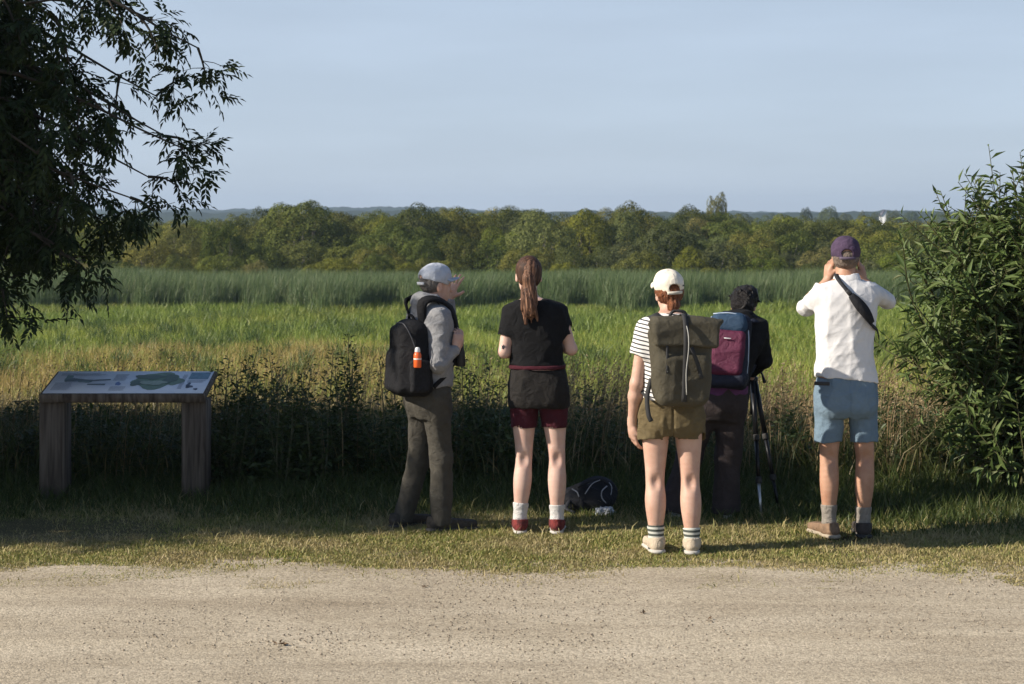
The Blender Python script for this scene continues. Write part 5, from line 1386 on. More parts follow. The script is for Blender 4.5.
    Q.append(plane(v(671, 441), nrm(np.array([0, -.15, -1]))))
    for hp, kn in ((hpL, knL), (hpR, knR)): e = hp + (kn - hp) * .42; Q.append(Prim(cap(e - (0, 0, .06), e + (0, 0, .0), .088, .086, 0).f, e - .12, e + .12, .0, '-'))
    seam = lambda x, y, z: np.where(y < Y0, .010 * np.exp(-((x - v(671.5, 0)[0]) / .006) ** 2), 0)
    sdf_part('shorts', Q, .0055, ol, root, both(both(wrinkle(.011, (16, 16, 7), 43), wrinkle(.006, (26, 26, 24), 48)), seam))
    m, nt, out = newmat('striped_sock'); L = nt.links.new
    tc = N(nt, 'ShaderNodeTexCoord'); sp = N(nt, 'ShaderNodeSeparateXYZ'); L(tc.outputs['Object'], sp.inputs[0]); a2 = N(nt, 'ShaderNodeMath', operation='PINGPONG'); L(sp.outputs['Z'], a2.inputs[0]); a2.inputs[1].default_value = .013
    mr = N(nt, 'ShaderNodeMapRange'); L(a2.outputs[0], mr.inputs[0]); mr.inputs[2].default_value = .013; r = ramp(nt, [(.45, (.06, .07, .06)), (.6, (.50, .50, .44))]); L(mr.outputs[0], r.inputs[0])
    p = N(nt, 'ShaderNodeBsdfPrincipled', i_Roughness=.95); L(r.outputs[0], p.inputs['Base Color']); L(p.outputs[0], out.inputs['Surface'])
    bei = cloth('beige_trainer', (0.62, 0.52, 0.39), (0.50, 0.41, 0.30), .8, 24, .4)
    for an, kn, to in ((anL, knL, toL), (anR, knR, toR)):
        sock(root, an, kn, .075, m, .044); shoe(root, an, to, bei, rubber_w, .255, w=.047)
    # ---- olive roll-top pack
    bk = v(680.5, 361, -.21); RB = frame(math.radians(-8), 0, .02); r_, f_, u_ = RB[:, 0], RB[:, 1], RB[:, 2]
    bag = empty('backpack', tuple(bk), 'large olive roll-top backpack with a black cord down its front', 'backpack')
    bm = cloth('olive_coated_canvas', (0.078, 0.068, 0.044), (0.056, 0.049, 0.032), .72, 7, .3)
    B = [rbox(bk - u_ * .02, (.168, .088, .228), .055, RB, .02, taper=(.12, -.08)), rbox(bk - f_ * .05 - u_ * .10, (.150, .06, .15), .05, RB, .03)]
    sdf_part('pack_body', B, .006, bm, bag, both(wrinkle(.009, (9, 9, 7), 45), wrinkle(.006, (20, 20, 16), 49)))
    # rolled flap folded over to the back, wider than the body and lifted at the right
    tw = np.linspace(-1, 1, 21); mbp = []
    q0 = bk + u_ * .185 - f_ * .01
    Rl = [rbox(q0 + u_ * .035 + r_ * .008, (.185, .075, .035), .03, RB, .02), rbox(q0 - u_ * .03 - f_ * .075 + r_ * .012, (.188, .022, .075), .018, np.array(Matrix.Rotation(-.14, 3, Vector(r_))) @ RB, .02, taper=(.04, 0)),
          cap(q0 + r_ * .17 + u_ * .02 - f_ * .05, q0 + r_ * .215 + u_ * .045 - f_ * .055, .032, .022, .03), cap(q0 - r_ * .16 - u_ * .01 - f_ * .05, q0 - r_ * .195 + u_ * .025 - f_ * .05, .032, .018, .03)]
    sdf_part('roll_top', Rl, .0055, bm, bag, wrinkle(.010, (10, 10, 12), 47))
    wb = plain('black_webbing_pack', (.02, .02, .02), .8)
    mb = MB()
    pts = spline([q0 + u_ * .072 + f_ * .02, q0 + u_ * .075 - f_ * .06, q0 - u_ * .0 - f_ * .112, q0 - u_ * .10 - f_ * .122, bk - u_ * .06 - f_ * .118, bk - u_ * .22 - f_ * .105], 26)
    mb.ribbon(pts, -f_ + u_ * .2, .030, .006); mb.build('closure_strap', wb, bag)
    mb = MB(); pts2 = spline([q0 + u_ * .076 - f_ * .02 - r_ * .005, q0 + u_ * .0 - f_ * .122 + r_ * .005, q0 - u_ * .10 - f_ * .130 + r_ * .012, bk - u_ * .05 - f_ * .126 + r_ * .004, bk - u_ * .18 - f_ * .112 + r_ * .012], 24)
    mb.tube(pts2, .0030, 5); mb.build('cord', plain('pale_cord', (.42, .41, .37), .8), bag, True)
    mb = MB(); pz = bk - r_ * .10 - f_ * .100; mb.ribbon(spline([pz + u_ * .10, pz + u_ * .03 - f_ * .004, pz - u_ * .06 - f_ * .012], 8), -f_, .016, .006); mb.build('zip', wb, bag)
    mb = MB(); pz = bk + r_ * .075 - f_ * .115; mb.ribbon(spline([q0 - u_ * .10 - f_ * .122 + r_ * .03, pz - u_ * .02, pz - u_ * .09 + r_ * .02], 8), -f_, .022, .005); mb.build('loose_strap', wb, bag)
    mb = MB()
    for s in (-1, 1):
        q = np.array([s * .095, 0, 0])
        pts = spline([bk + r_ * s * .08 + f_ * .08 + u_ * .20, nb + q + (0, -.07, -.01), nb + q + (0, .02, -.015), nb + q * 1.1 + (0, .115, -.10), nb + q * 1.3 + (0, .135, -.25), nb + q * 1.7 + (0, .05, -.42), bk + r_ * s * .17 + f_ * .07 - u_ * .22], 26)
        nn = [nrm(p - (nb + np.array([0, 0, -.22]))) for p in pts]
        mb.ribbon(pts, nn, np.interp(np.arange(26), [0, 4, 15, 19, 25], [.05, .06, .055, .026, .025]), .012)
    mb.build('shoulder_strap', wb, bag)
    mb = MB(); mb.ribbon(spline([bk - r_ * .165 - u_ * .10, bk - r_ * .185 - u_ * .20 + f_ * .01, bk - r_ * .178 - u_ * .30, bk - r_ * .160 - u_ * .34], 12), -f_ - r_ * .5, .026, .004); mb.build('hip_strap', wb, bag)
    mb = MB(); p0 = q0 + f_ * .085 + u_ * .06; mb.tube(spline([p0 - r_ * .05, p0 - r_ * .03 + u_ * .03, p0 + r_ * .03 + u_ * .03, p0 + r_ * .05], 9), .009, 6); mb.build('grab_handle', wb, bag, True)
woman_cap()

# ------------------------------------------------------------------ 4  woman bent over the camera
def woman_camera():
    Y0 = 11.8; v = V(Y0); b = v(706, 518); root = empty('person', (b[0], b[1], 0), 'person in black jacket and dark flared trousers bending over a tripod', 'person')
    hc = v(744, 305, .24); RH = frame(math.radians(16), .55, .05); nb = v(739, 318, .12); F = np.array([0, 1., 0])
    shL = v(714, 328, .10); shR = v(758, 328, .10); elL = v(700, 352, .24); elR = v(763, 360, .16); wrL = v(734, 370, .40); wrR = v(751, 374, .36)
    hpL = v(708, 398, -.02); hpR = v(731, 398, -.02); knL = v(690, 455, .06); knR = v(728, 457, .03); anL = v(672, 507, .02); anR = v(726, 507, .0)
    toL = anL + np.array([-.25, 1, 0]); toR = anR + np.array([.1, 1, 0])
    tor = [(315, 738, 12, .06, .11), (322, 737, 22, .085, .10), (332, 736, 27, .11, .09), (350, 733, 25, .115, .06), (370, 726, 23, .11, .02), (388, 721, 25, .12, -.01), (402, 719, 27, .13, -.02), (410, 719, 26, .12, -.02)]
    P = head_prims(hc, RH, .95) + [cap(nb - (0, .02, .05), hc - RH[:, 2] * .06, .050, .046, .03), loft(rowsV(v, tor), 0, over=-.008)]
    P += arm_prims(shL, elL, wrL, .95) + arm_prims(shR, elR, wrR, .95)
    P += hand_prims(wrL, np.array([.5, .6, .5]), np.array([.5, .2, .4]), .17, .8, .03, -1) + hand_prims(wrR, np.array([-.1, .6, .7]), np.array([-.6, .3, .2]), .17, .8, .03, 1)
    P += leg_prims(hpL, knL, anL, F, .080, m=.85) + leg_prims(hpR, knR, anR, F, .080, m=.85) + foot_prims(anL, toL, .9) + foot_prims(anR, toR, .9)
    sdf_part('body', P, .005, skin_l, root)
    u, fh, rh = RH[:, 2], RH[:, 1], RH[:, 0]
    hm = cloth('black_hair', (0.020, 0.016, 0.014), (0.008, 0.007, 0.007), .4, 70, .7, 260)
    sdf_part('hair', [ell(hc + u * .028 - fh * .014, (.090, .104, .094), RH, .02), ell(hc - fh * .05 - u * .035, (.078, .06, .05), RH, .03), ell(hc + u * .075 - fh * .03 + rh * .03, (.055, .055, .045), RH, .03), plane(hc + fh * .045, nrm(fh - u * .5))], .004, hm, root, wrinkle(.007, (85, 85, 45), 58))
    hg = np.random.default_rng(59); tufts = []
    for i in range(70):
        d_ = unit(1, hg)[0]
        if d_ @ fh > .3 or d_ @ u < -.05: continue
        a_ = hc + u * .028 - fh * .014 + (rh * (d_ @ rh) * .084 + fh * (d_ @ fh) * .098 + u * (d_ @ u) * .088)
        tufts.append(cap(a_, a_ + nrm(d_ * .6 + nrm(hg.normal(0, 1, 3)) * .6 + (.3, 0, -.5)) * hg.uniform(.012, .03), .012, .003, .008))
    sdf_part('hair_tuft', tufts, .004, hm, root)
    bj = cloth('black_softshell', (0.010, 0.010, 0.011), (0.006, 0.006, 0.007), .85, 14, .35)
    J = [loft(rowsV(v, [(311, 738, 15, .075, .11), (321, 737, 24, .098, .10), (332, 736, 29, .122, .09), (350, 733, 28, .130, .06), (370, 727, 26, .128, .02), (386, 722, 27, .132, -.01)]), 0, k=.03),
         cap(shL, elL, .068, .058, .04), cap(elL, elL + (wrL - elL) * .9, .056, .042, .02), cap(shR, elR, .070, .060, .04), cap(elR, elR + (wrR - elR) * .88, .058, .043, .02), cap(nb + (.03, -.03, 0), nb + (-.03, -.03, 0), .055, .055, .03)]
    sdf_part('jacket', J, .006, bj, root, wrinkle(.009, (12, 12, 16), 51))
    pu = cloth('purple_top', (0.14, 0.05, 0.13), (0.09, 0.03, 0.085), .9, 20, .3)
    sdf_part('shirt_hem', [loft(rowsV(v, [(380, 723, 26, .128, -.01), (388, 721.5, 27, .131, -.01), (394, 721, 27.5, .134, -.012)]), 0, k=0)], .0055, pu, root, wrinkle(.006, (12, 12, 12), 52))
    tr = cloth('dark_brown_trousers', (0.055, 0.042, 0.040), (0.034, 0.027, 0.026), .9, 14, .35)
    T = [loft(rowsV(v, [(388, 721, 25, .122, -.012), (398, 719, 28, .138, -.02), (410, 719, 28, .138, -.02), (420, 719, 24, .10, -.02)]), 0, k=.04)]
    for hp, kn, an in ((hpL, knL, anL), (hpR, knR, anR)):
        T += [cap(hp, kn, .102, .084, .04), cap(kn, an - (0, 0, .03), .084, .098, .04)]
    T.append(plane((0, 0, .03), (0, 0, -1)))
    sdf_part('trousers', T, .0065, tr, root, both(wrinkle(.010, (14, 14, 5), 53), wrinkle(.005, (24, 24, 20), 59)))
    sh = cloth('pale_grey_trainer', (0.36, 0.36, 0.34), (0.25, 0.25, 0.24), .8, 26, .4)
    shoe(root, anL, toL, sh, rubber_w, .25); shoe(root, anR, toR, sh, rubber_w, .25)
    # ---- blue and maroon daypack
    bk = v(728, 350, -.075); RB = frame(math.radians(10), -.0, .07); r_, f_, u_ = RB[:, 0], RB[:, 1], RB[:, 2]
    u_ = nrm(u_ + np.array([.0, .22, 0])); RB = np.stack([r_, np.cross(u_, r_), u_], 1); f_ = RB[:, 1]
    bag = empty('backpack', tuple(bk), 'blue daypack with maroon front pocket on the person at the tripod', 'backpack')
    bl = cloth('blue_nylon', (0.026, 0.062, 0.115), (0.018, 0.042, 0.08), .6, 10, .3); ma = cloth('maroon_nylon', (0.115, 0.020, 0.05), (0.08, 0.013, 0.036), .6, 10, .3); nb_ = cloth('navy_nylon', (0.02, 0.025, 0.045), (0.012, 0.014, 0.025), .7, 10, .3)
    sdf_part('pack_body', [rbox(bk, (.140, .085, .235), .06, RB, .02, taper=(-.06, -.12))], .006, nb_, bag, wrinkle(.008, (10, 10, 10), 54))
    sdf_part('lid', [rbox(bk + u_ * .165 - f_ * .012, (.122, .085, .075), .055, RB, .02, taper=(-.12, -.1))], .0055, bl, bag, wrinkle(.007, (12, 12, 12), 55))
    sdf_part('front_pocket', [rbox(bk - u_ * .03 - f_ * .065, (.112, .062, .150), .045, RB, .02, taper=(.02, -.12))], .0055, ma, bag, wrinkle(.010, (10, 10, 10), 56))
    sdf_part('base_panel', [rbox(bk - u_ * .20 - f_ * .02, (.128, .085, .05), .04, RB, .02)], .0055, nb_, bag, wrinkle(.006, (12, 12, 12), 57))
    mb = MB(); mb.box(bk + u_ * .055 - f_ * .132, (.022, .003, .003), RB, .001); mb.build('reflective_tab', plain('pale_tab', (.7, .7, .7), .4), bag)
    mb = MB()
    for s in (-1, 1): mb.tube(spline([bk + r_ * s * .11 + u_ * .20 - f_ * .05, bk + r_ * s * .128 + u_ * .10 - f_ * .06, bk + r_ * s * .132 - u_ * .05 - f_ * .05, bk + r_ * s * .125 - u_ * .17 - f_ * .06], 12), .004, 5)
    mb.tube(spline([bk - r_ * .10 + u_ * .215 - f_ * .06, bk + u_ * .225 - f_ * .08, bk + r_ * .10 + u_ * .215 - f_ * .06], 9), .004, 5)
    mb.build('piping', plain('pale_blue_piping', (.42, .50, .60), .7), bag, True)
    mb = MB()
    for s in (-1, 1):
        q = np.array([s * .095, 0, 0])
        pts = spline([bk + r_ * s * .07 + f_ * .07 + u_ * .20, nb + q + (0, -.08, -.01), nb + q + (0, .03, -.03), nb + q * 1.15 + (0, .12, -.13), nb + q * 1.3 + (0, .10, -.28), bk + r_ * s * .15 + f_ * .10 - u_ * .12], 24)
        mb.ribbon(pts, [nrm(p - (nb + np.array([0, 0, -.22]))) for p in pts], np.interp(np.arange(24), [0, 4, 15, 18, 23], [.05, .055, .05, .026, .024]), .012)
    mb.build('shoulder_strap', nb_, bag)
woman_camera()

# ------------------------------------------------------------------ 5  man in white shirt with binoculars
def man_white():
    Y0 = 11.09; v = V(Y0); b = v(845, 537); root = empty('person', (b[0], b[1], 0), 'person in white shirt, blue shorts and purple cap lifting both hands to the face', 'person')
    hc = v(845.5, 258, .06); RH = frame(math.radians(4), -.02); nb = v(846, 282, 0); F = np.array([0, 1., 0])
    shL = v(822, 294, 0); shR = v(871, 292, 0); elL = v(805, 308, .22); elR = v(887, 301, .22); wrL = v(828, 280, .25); wrR = v(863, 281, .26)
    hpL = v(831, 402); hpR = v(861, 402); knL = v(829, 456, .01); knR = v(865, 456, .01); anL = v(829, 522, -.01); anR = v(863, 524, -.0)
    toL = anL + np.array([-.30, .9, 0]); toR = anR + np.array([.05, 1, 0])
    tor = [(277, 847, 12, .065), (284, 847, 23, .09), (293, 846, 30, .115), (310, 846, 29, .125), (340, 845, 26, .12), (365, 845, 26, .12), (385, 845, 29, .13), (400, 846, 30, .135), (408, 846, 29, .13)]
    P = head_prims(hc, RH, 1.0) + [cap(nb - (0, 0, .05), hc - (0, 0, .07), .060, .057, .03), loft(rowsV(v, tor), 0, over=-.008)]
    P += arm_prims(shL, elL, wrL, 1.05) + arm_prims(shR, elR, wrR, 1.05)
    P += hand_prims(wrL, np.array([.12, .06, 1.]), np.array([.8, .5, .0]), .19, .75, .03, -1, .5) + hand_prims(wrR, np.array([-.12, .06, 1.]), np.array([-.8, .5, .0]), .19, .75, .03, 1, .5)
    P += leg_prims(hpL, knL, anL, F, .074, .054, .0575, .033) + leg_prims(hpR, knR, anR, F, .074, .054, .0575, .033) + foot_prims(anL, toL) + foot_prims(anR, toR)
    sdf_part('body', P, .0048, skin_t, root)
    u, fh, rh = RH[:, 2], RH[:, 1], RH[:, 0]
    gh = cloth('grey_brown_hair', (0.24, 0.19, 0.15), (0.12, 0.09, 0.07), .6, 80, .6, 300)
    sdf_part('hair', [ell(hc + u * .010 - fh * .014, (.081, .094, .086), RH, .01), plane(hc - fh * .02, nrm(fh - u * .1))], .004, gh, root, strands(.0022, hc, 220))
    cap_hat(root, hc + u * .006, RH, cloth('purple_cap', (0.085, 0.055, 0.095), (0.055, 0.036, 0.065), .9, 30, .3), s=1.03, tilt=-.05, strap_mat=plain('purple_strap', (.10, .075, .11), .8))
    ws = cloth('white_linen', (0.66, 0.65, 0.64), (0.60, 0.59, 0.58), .95, 12, .12)
    S = [loft(rowsV(v, [(279, 847, 15, .080), (285, 847, 25, .100), (293, 846, 31.5, .125), (308, 846, 31.5, .138), (330, 845, 30, .135), (355, 845, 29.5, .135), (372, 845.5, 31, .142), (382, 846, 32, .146)]), 0, k=.03),
         ]
    for sh, el, wr in ((shL, elL, wrL), (shR, elR, wrR)): e = el + (wr - el) * .74; S += [cap(sh, el, .064, .050, .05), cut(cap(el, el + (wr - el) * .85, .050, .048, .03), [plane(e, wr - el)])]
    S.append(plane(v(845, 381), nrm(np.array([-.12, -.1, -1]))))
    sdf_part('shirt', S, .0055, ws, root, both(wrinkle(.009, (13, 13, 6), 61), wrinkle(.005, (22, 22, 26), 66)))
    sdf_part('collar', [loft(rowsV(v, [(273, 847, 11.5, .068, .01), (279, 847, 14, .080), (285, 847, 17, .088)]), 0, k=.02), Prim(cap(nb, nb + (0, 0, .12), .062, .062, 0).f, nb - .1, nb + .2, 0, '-')], .0045, ws, root, wrinkle(.004, (20, 20, 20), 62))
    bs = cloth('blue_chino', (0.175, 0.245, 0.305), (0.135, 0.195, 0.25), .9, 12, .3)
    Q = [loft(rowsV(v, [(376, 846, 29.5, .132), (386, 846, 31.5, .142), (400, 846, 33, .15), (410, 846, 32, .145), (418, 846, 29, .11)]), 0, k=.04)]
    for hp, kn, sx in ((hpL, knL, -1), (hpR, knR, 1)): Q += [cap(hp + (sx * .006, 0, 0), kn + (sx * .006, 0, 0), .093, .082, .012)]
    Q.append(plane(v(845, 442), (0, 0, -1)))
    for kn in (knL, knR): e = kn + (0, 0, .04); Q.append(Prim(cap(e - (0, 0, .06), e, .072, .072, 0).f, e - .12, e + .12, .0, '-'))
    seam = lambda x, y, z: np.where(y < Y0, .006 * np.exp(-((x - v(846, 0)[0]) / .005) ** 2), 0)
    sdf_part('shorts', Q, .0055, bs, root, both(both(wrinkle(.009, (16, 16, 7), 63), wrinkle(.005, (26, 26, 24), 67)), seam))
    bel = MB(); pb = v(822, 383.5, -.135); bel.box(pb, (.045, .006, .011), frame(.35), .003); bel.build('belt', plain('black_belt', (.02, .02, .02), .6), root)
    gs = cloth('grey_beige_sock', (0.36, 0.32, 0.27), (0.27, 0.24, 0.20), .95, 50, .5)
    for an, kn in ((anL, knL), (anR, knR)): sock(root, an, kn, .105, gs, .043)
    ts = cloth('tan_shoe', (0.30, 0.19, 0.115), (0.14, 0.095, 0.065), .75, 14, .3)
    shoe(root, anL, toL, ts, rubber_t, .285, w=.048); shoe(root, anR, toR, cloth('dark_shoe', (.075, .06, .052), (.04, .033, .03), .8, 20, .3), rubber_d, .285, w=.048)
    # binoculars at the eyes
    bc = hc + fh * .185 - u * .004
    bino = empty('binoculars', tuple(bc), 'dark binoculars held to the eyes by the man in white', 'binoculars'); mb = MB()
    for s in (-1, 1):
        o = bc + rh * s * .034
        mb.tube([o - fh * .075, o - fh * .06, o - fh * .02, o + fh * .05, o + fh * .055], [.017, .019, .024, .030, .026], 12)
    mb.box(bc, (.02, .04, .018), RH, .005); mb.build('barrels', plain('black_rubber_armour', (.02, .02, .02), .6), bino)
    # camera strap slung across the back
    pts = spline([v(836, 274, -.02), v(838, 279, -.085), v(845, 288, -.132), v(856, 301, -.150), v(866, 314, -.145), v(872, 325, -.12), v(877, 330, -.04), v(879, 338, .05)], 36)
    st = empty('camera_strap', tuple(v(855, 300, -.15)), 'black padded camera strap slung diagonally across the white shirt', 'strap'); mb = MB()
    mb.ribbon(pts, [nrm(np.array([.25 * i / 36, -1, .35])) if i < 25 else nrm(np.array([.9, -.5, .2])) for i in range(36)], np.interp(np.arange(36), [0, 6, 10, 12, 35], [.030, .024, .022, .028, .022]), .005); mb.build('webbing', plain('strap_webbing', (.018, .018, .02), .85), st)
    pad = spline([v(851, 295, -.150), v(858, 303, -.156), v(866, 313, -.154), v(872, 323, -.134)], 14); mb = MB()
    mb.ribbon(pad, [nrm(np.array([.25, -1, .3]))] * 14, .024 + .042 * np.sin(np.linspace(.25, 2.9, 14)), .014); mb.build('shoulder_pad', cloth('black_neoprene', (.022, .022, .024), (.014, .014, .016), .9), st)
    mb = MB(); mb.box(v(849, 292, -.15), (.014, .005, .012), frame(0, 0, .8), .002); mb.build('buckle', plain('buckle_black', (.03, .03, .03), .4), st)
man_white()

# ------------------------------------------------------------------ tripod with camera
def tripod():
    Y0 = 12.2; v = V(Y0); ap = v(752, 381, 0)
    root = empty('tripod', (ap[0], ap[1], 0), 'black camera tripod with extended legs standing by the bending person', 'tripod')
    feet = [V(11.82)(761, 518.3), V(12.0)(779.5, 513), V(12.55)(728, 499)]
    lm = plain('black_anodised', (.016, .016, .018), .35, .5); al = plain('bare_alloy', (.55, .55, .55), .35, .8)
    for i, ft in enumerate(feet):
        ft = np.array([ft[0], ft[1], 0.0]); d = ft - ap; s = nrm(np.array([d[0], d[1], 0])) * .03; a = ap + s
        P = lambda t: a + (ft - a) * t
        mb = MB(); mb.tube([P(0), P(.42)], .0165, 10); mb.tube([P(.42), P(.73)], .0135, 10); L_ = mb.build('leg', lm, root)
        mb = MB(); mb.tube([P(.73), P(.985)], .0105, 10)
        vv, q, t_ = mb.arrays(); link('leg_section', mesh_np('leg_section', vv - np.array(root.location), q, t_), al if i == 0 else lm, L_)
        for t in (.40, .71):
          mb2 = MB(); mb2.tube([P(t), P(t + .012), P(t + .035), P(t + .045)], [.019, .021, .021, .018], 10)
          vv, q, t_ = mb2.arrays(); link('leg_lock', mesh_np('leg_lock', vv - np.array(root.location), q, t_), rubber_d, L_)
        mb3 = MB(); mb3.tube([P(.975), P(.99), P(1.0)], [.013, .015, .010], 8); vv, q, t_ = mb3.arrays(); link('rubber_foot', mesh_np('rubber_foot', vv - np.array(root.location), q, t_), rubber_d, L_)
    mb = MB(); mb.tube([ap + (0, 0, -.22), ap + (0, 0, .10)], .013, 10); mb.tube([ap + (0, 0, -.02), ap + (0, 0, .0), ap + (0, 0, .025), ap + (0, 0, .03)], [.03, .04, .04, .03], 14); mb.build('centre_column', lm, root)
    mb = MB(); mb.tube([ap + (0, 0, .10), ap + (0, 0, .11), ap + (0, 0, .145), ap + (0, 0, .165)], [.025, .028, .028, .02], 14); mb.box(ap + (0, 0, .172), (.03, .03, .008), bev=.003); mb.build('ball_head', lm, root)
    mb = MB(); mb.tube([ap + (.02, -.01, .13), ap + (.05, -.14, .05), ap + (.055, -.20, .01)], [.007, .007, .012], 8); mb.build('pan_handle', lm, root)
    c = ap + (0, 0, .235)
    cm = empty('photo_camera', tuple(c), 'black camera mounted on the tripod behind the bending person', 'camera'); mb = MB()
    mb.box(c, (.062, .032, .045), bev=.012); mb.box(c + (0, -.002, .052), (.024, .026, .014), bev=.006); mb.build('housing', plain('camera_black', (.02, .02, .02), .5), cm)
    mb = MB(); mb.tube([c + (0, .03, 0), c + (0, .05, 0), c + (0, .13, 0), c + (0, .16, 0)], [.034, .036, .038, .044], 18); mb.build('lens', plain('lens_black', (.018, .018, .018), .4), cm)
    mb = MB(); mb.box(c + (0, -.034, -.004), (.036, .002, .026), bev=.001); mb.build('screen', plain('screen_glass', (.01, .01, .012), .1), cm)
tripod()

# ------------------------------------------------------------------ pack and paper lying in the grass
def ground_pack():
    Y0 = 12.0; v = V(Y0); c = v(591, 497); c[2] = .11
    root = empty('backpack', (c[0], c[1], 0), 'dark rucksack with pale cords lying in the grass between two pairs of legs', 'backpack')
    m = cloth('black_ripstop', (0.020, 0.021, 0.026), (0.011, 0.012, 0.015), .65, 10, .4)
    R = frame(.25, 0, 0)
    sdf_part('pack_body', [ell(c + (.0, 0, -.02), (.165, .13, .09), R, .05), ell(c + (.075, .02, .03), (.085, .09, .085), R, .06), ell(c + (-.12, -.03, -.03), (.09, .10, .08), R, .06), cap(c + (-.05, -.06, .05), c + (.08, -.09, -.02), .05, .04, .04), plane((0, 0, .0), (0, 0, -1))], .006, m, root, wrinkle(.022, (16, 16, 18), 71))
    cord = plain('grey_cord', (.36, .37, .40), .8)
    w = lambda px, py, d: V(Y0)(px, py, d)
    mb = MB(); mb.tube(spline([w(607, 486, -.10), w(602, 491, -.13), w(602, 498, -.135), w(607, 504, -.12)], 10), .0042, 5); mb.tube(spline([w(607, 480, .0), w(611.5, 486, -.05), w(611, 494, -.07), w(607, 504, -.10)], 10), .003, 5)
    mb.tube(spline([w(572, 489, -.10), w(577, 492, -.12), w(579, 497, -.12)], 8), .004, 5); mb.tube(spline([w(585, 494, -.14), w(592, 484, -.12), w(600, 480, -.08)], 10), .003, 5); mb.build('cord', cord, root, True)
    mb = MB(); mb.ribbon(spline([w(578, 486, -.06), w(590, 480, -.09), w(600, 478, -.05), w(609, 483, -.02)], 14), (0, -.6, .8), .035, .008); mb.ribbon(spline([w(570, 500, -.11), w(566, 508, -.16), w(575, 513, -.2)], 8), (0, -.5, .8), .022, .006); mb.build('shoulder_strap', cloth('dark_strap', (.03, .031, .036), (.02, .02, .024), .8), root)
    # crumpled pale plastic bag in front of it
    b = w(604, 510, -.16); b[2] = .035
    pm_ = cloth('crumpled_paper', (.55, .58, .62), (.28, .30, .34), .6, 45, .6, 100)
    sdf = [rbox(b, (.058, .03, .028), .012, frame(.12), .01), ell(b + (.045, .0, .0), (.03, .03, .02), None, .02), plane((0, 0, .003), (0, 0, -1))]
    vv, q = solid(sdf, .004, wrinkle(.018, (40, 40, 40), 73))
    o = link('plastic_bag', mesh_np('plastic_bag', vv - b, q, None, False), pm_, None, tuple(b)); tag(o, 'crumpled pale plastic bag on the grass in front of the lying rucksack', 'bag')
ground_pack()

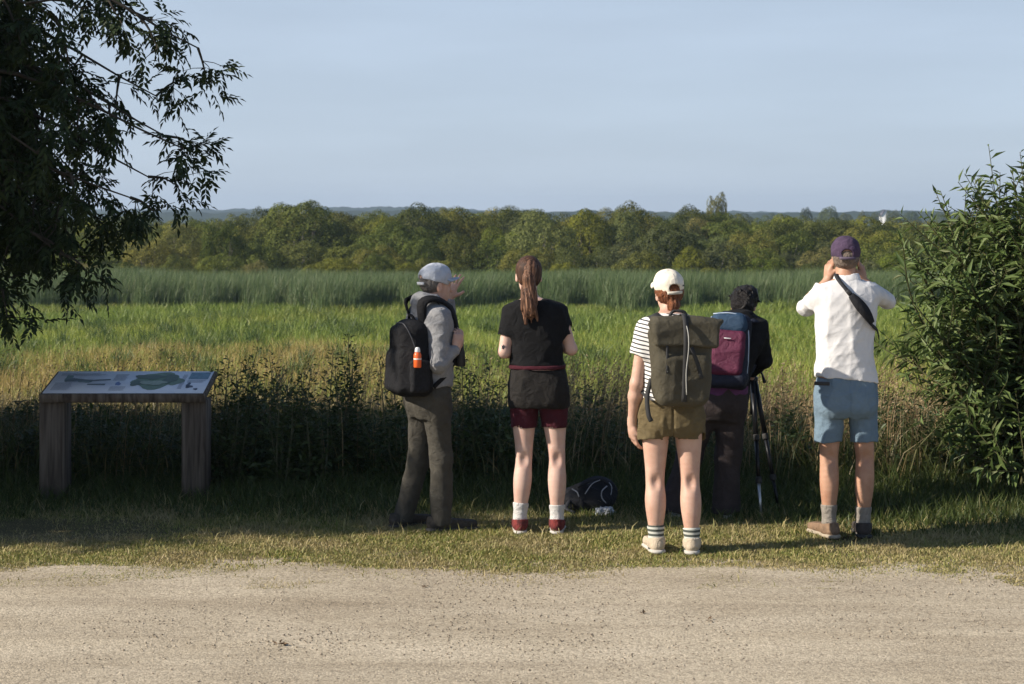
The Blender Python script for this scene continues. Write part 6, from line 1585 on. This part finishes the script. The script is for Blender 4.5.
# ------------------------------------------------------------------ information board on two timber posts
def info_board():
    Y0 = 12.45; v = V(Y0); cx = v(126, 0)[0]
    root = empty('info_board', (cx, Y0, 0), 'sloping information board on two square timber posts in the shade of the ash', 'sign')
    wm, nt, out = newmat('weathered_timber'); L = nt.links.new
    tc = N(nt, 'ShaderNodeTexCoord'); mp = N(nt, 'ShaderNodeMapping'); mp.inputs['Scale'].default_value = (34, 34, 2.2); L(tc.outputs['Object'], mp.inputs[0])
    n1 = N(nt, 'ShaderNodeTexNoise', i_Scale=1.0, i_Detail=6.0, i_Distortion=.5); L(mp.outputs[0], n1.inputs['Vector'])
    r = ramp(nt, [(.32, (.04, .028, .02)), (.5, (.095, .074, .054)), (.7, (.155, .127, .098))]); L(n1.outputs['Fac'], r.inputs[0])
    bb = N(nt, 'ShaderNodeBump', i_Strength=.6, i_Distance=.01); L(n1.outputs['Fac'], bb.inputs['Height'])
    p = N(nt, 'ShaderNodeBsdfPrincipled', i_Roughness=.9); L(r.outputs[0], p.inputs['Base Color']); L(bb.outputs[0], p.inputs['Normal']); L(p.outputs[0], out.inputs['Surface'])
    Rb = frame(0.0)                 # the right-hand faces of the posts show a little
    r_, f_ = Rb[:, 0], Rb[:, 1]
    s = Y0 / F_PX
    zf = v(0, 394.5)[2]; W = 165 * s / 2           # front edge of the panel
    C = np.array([cx, Y0, 0])
    for sgn, px in ((-1, 54), (1, 195.5)):
        c = v(px, 0)
        c = np.array([c[0], Y0 + (c[0] - cx) * r_[1] / r_[0] * 1.0, 0])
        mb = MB(); mb.box(c + f_ * .04 + (0, 0, (zf - .03) / 2 - .02), (.083, .11, (zf - .03) / 2 + .02), Rb, .008); mb.build('post', wm, root)
    tilt = math.radians(13)
    ct, st_ = math.cos(tilt), math.sin(tilt)
    U = f_ * ct + np.array([0, 0, st_]); Nn = np.cross(r_, U); RT = np.stack([r_, U, Nn], 1)
    D = .26                                       # half depth of the panel
    pc = C - f_ * .13 + np.array([0, 0, zf + .012]) + U * D
    mb = MB(); mb.box(pc - Nn * .022, (W, D, .020), RT, .006)
    mb.box(pc - U * (D - .012) - Nn * .028, (W * .999, .013, .030), RT, .005)
    mb.build('frame', wm, root)
    # printed face
    fm, nt, out = newmat('printed_panel'); L = nt.links.new
    tc = N(nt, 'ShaderNodeTexCoord'); n1 = N(nt, 'ShaderNodeTexNoise', i_Scale=5.0, i_Detail=4.0); L(tc.outputs['Object'], n1.inputs['Vector'])
    r = ramp(nt, [(.3, (.62, .66, .74)), (.7, (.78, .80, .82))]); L(n1.outputs['Fac'], r.inputs[0])
    p = N(nt, 'ShaderNodeBsdfPrincipled', i_Roughness=.38); L(r.outputs[0], p.inputs['Base Color']); L(p.outputs[0], out.inputs['Surface'])
    def flat(pts, lift=.0012):
        """polygon in panel coordinates (-1..1, 0 bottom .. 1 top)"""
        return np.array([pc + r_ * (a * W) + U * ((b_ * 2 - 1) * D) + Nn * lift for a, b_ in pts])
    mb = MB(); mb.add(np.concatenate([flat([(-.965, .05), (.965, .05), (.965, .96), (-.965, .96)], .003), flat([(-.965, .05), (.965, .05), (.965, .96), (-.965, .96)], -.001)]), [(0, 1, 2, 3), (0, 4, 5, 1), (1, 5, 6, 2), (2, 6, 7, 3), (3, 7, 4, 0)]); pan = mb.build('panel', fm, root)
    def blob(cx_, cy_, rx, ry, seed, n=28, rough=.35):
        rg = np.random.default_rng(seed); a = np.linspace(0, 2 * math.pi, n, endpoint=False); q = 1 + rough * (np.sin(a * 2 + rg.uniform(0, 6)) * .5 + np.sin(a * 3 + rg.uniform(0, 6)) * .4 + np.sin(a * 5 + rg.uniform(0, 6)) * .3)
        return [(cx_ + rx * q_ * math.cos(t), cy_ + ry * q_ * math.sin(t)) for t, q_ in zip(a, q)]
    def printed(name, polys, mat, lift):
        mb = MB()
        for pl in polys:
            w_ = flat(pl, lift); cc = w_.mean(0); n_ = len(w_); mb.add(np.concatenate([w_, [cc]]), None, [(i, (i + 1) % n_, n_) for i in range(n_)])
        vv, q, t_ = mb.arrays(); link(name, mesh_np(name, vv - np.array(root.location), q, t_), mat, pan)
    ink = lambda n, c: plain(n, c, .4, c2=tuple(x * .6 for x in c), scale=40)
    printed('map_print', [blob(.28, .55, .27, .30, 5), blob(.52, .58, .12, .22, 6)], ink('map_green', (.15, .24, .12)), .0045)
    printed('map_print', [blob(.22, .70, .16, .10, 8), blob(.48, .62, .10, .16, 9), blob(.10, .45, .09, .10, 10)], ink('map_dark_green', (.06, .11, .05)), .0058)
    printed('map_print', [blob(.30, .45, .14, .10, 12)], ink('map_pale', (.36, .42, .28)), .0062)
    printed('photo_print', [[(.70, .62), (.94, .62), (.94, .90), (.70, .90)]], ink('photo_blue', (.13, .27, .34)), .0045)
    printed('bird_print', [blob(.735, .36, .025, .10, 13), blob(.76, .30, .05, .05, 14), blob(.85, .20, .03, .035, 15)], ink('bird_dark', (.03, .05, .09)), .0045)
    printed('map_print', [[(-.80, .60), (-.72, .66), (-.55, .60), (-.40, .58), (-.25, .62), (-.25, .57), (-.45, .53), (-.62, .54), (-.72, .52), (-.8, .52)], [(-.50, .42), (-.28, .42), (-.28, .36), (-.50, .37)]], ink('drawing_grey', (.10, .13, .13)), .0045)
    printed('bird_print', [blob(-.13, .42, .035, .07, 16)], ink('bird_blue', (.12, .20, .42)), .0045)
    printed('map_print', [blob(-.78, .66, .05, .12, 17), blob(-.55, .52, .08, .05, 18)], ink('drawing_green', (.17, .24, .20)), .0042)
    # lines of small print, too small to read
    tg = plain('text_grey', (.26, .28, .33), .5)
    rg = np.random.default_rng(3)
    for x0, x1, y0, y1 in [(-.90, -.30, .86, .78), (-.90, -.66, .46, .14), (-.22, -.05, .82, .55), (-.20, 0, .30, .12), (.62, .68, .8, .2), (.70, .93, .56, .48)]:
        ln = []; y = y0
        while y > y1:
            ln.append([(x0, y), (x0 + (x1 - x0) * rg.uniform(.75, 1), y), (x0 + (x1 - x0) * rg.uniform(.75, 1), y - .012), (x0, y - .012)]); y -= .036
        printed('small_print', ln, tg, .0045)
info_board()
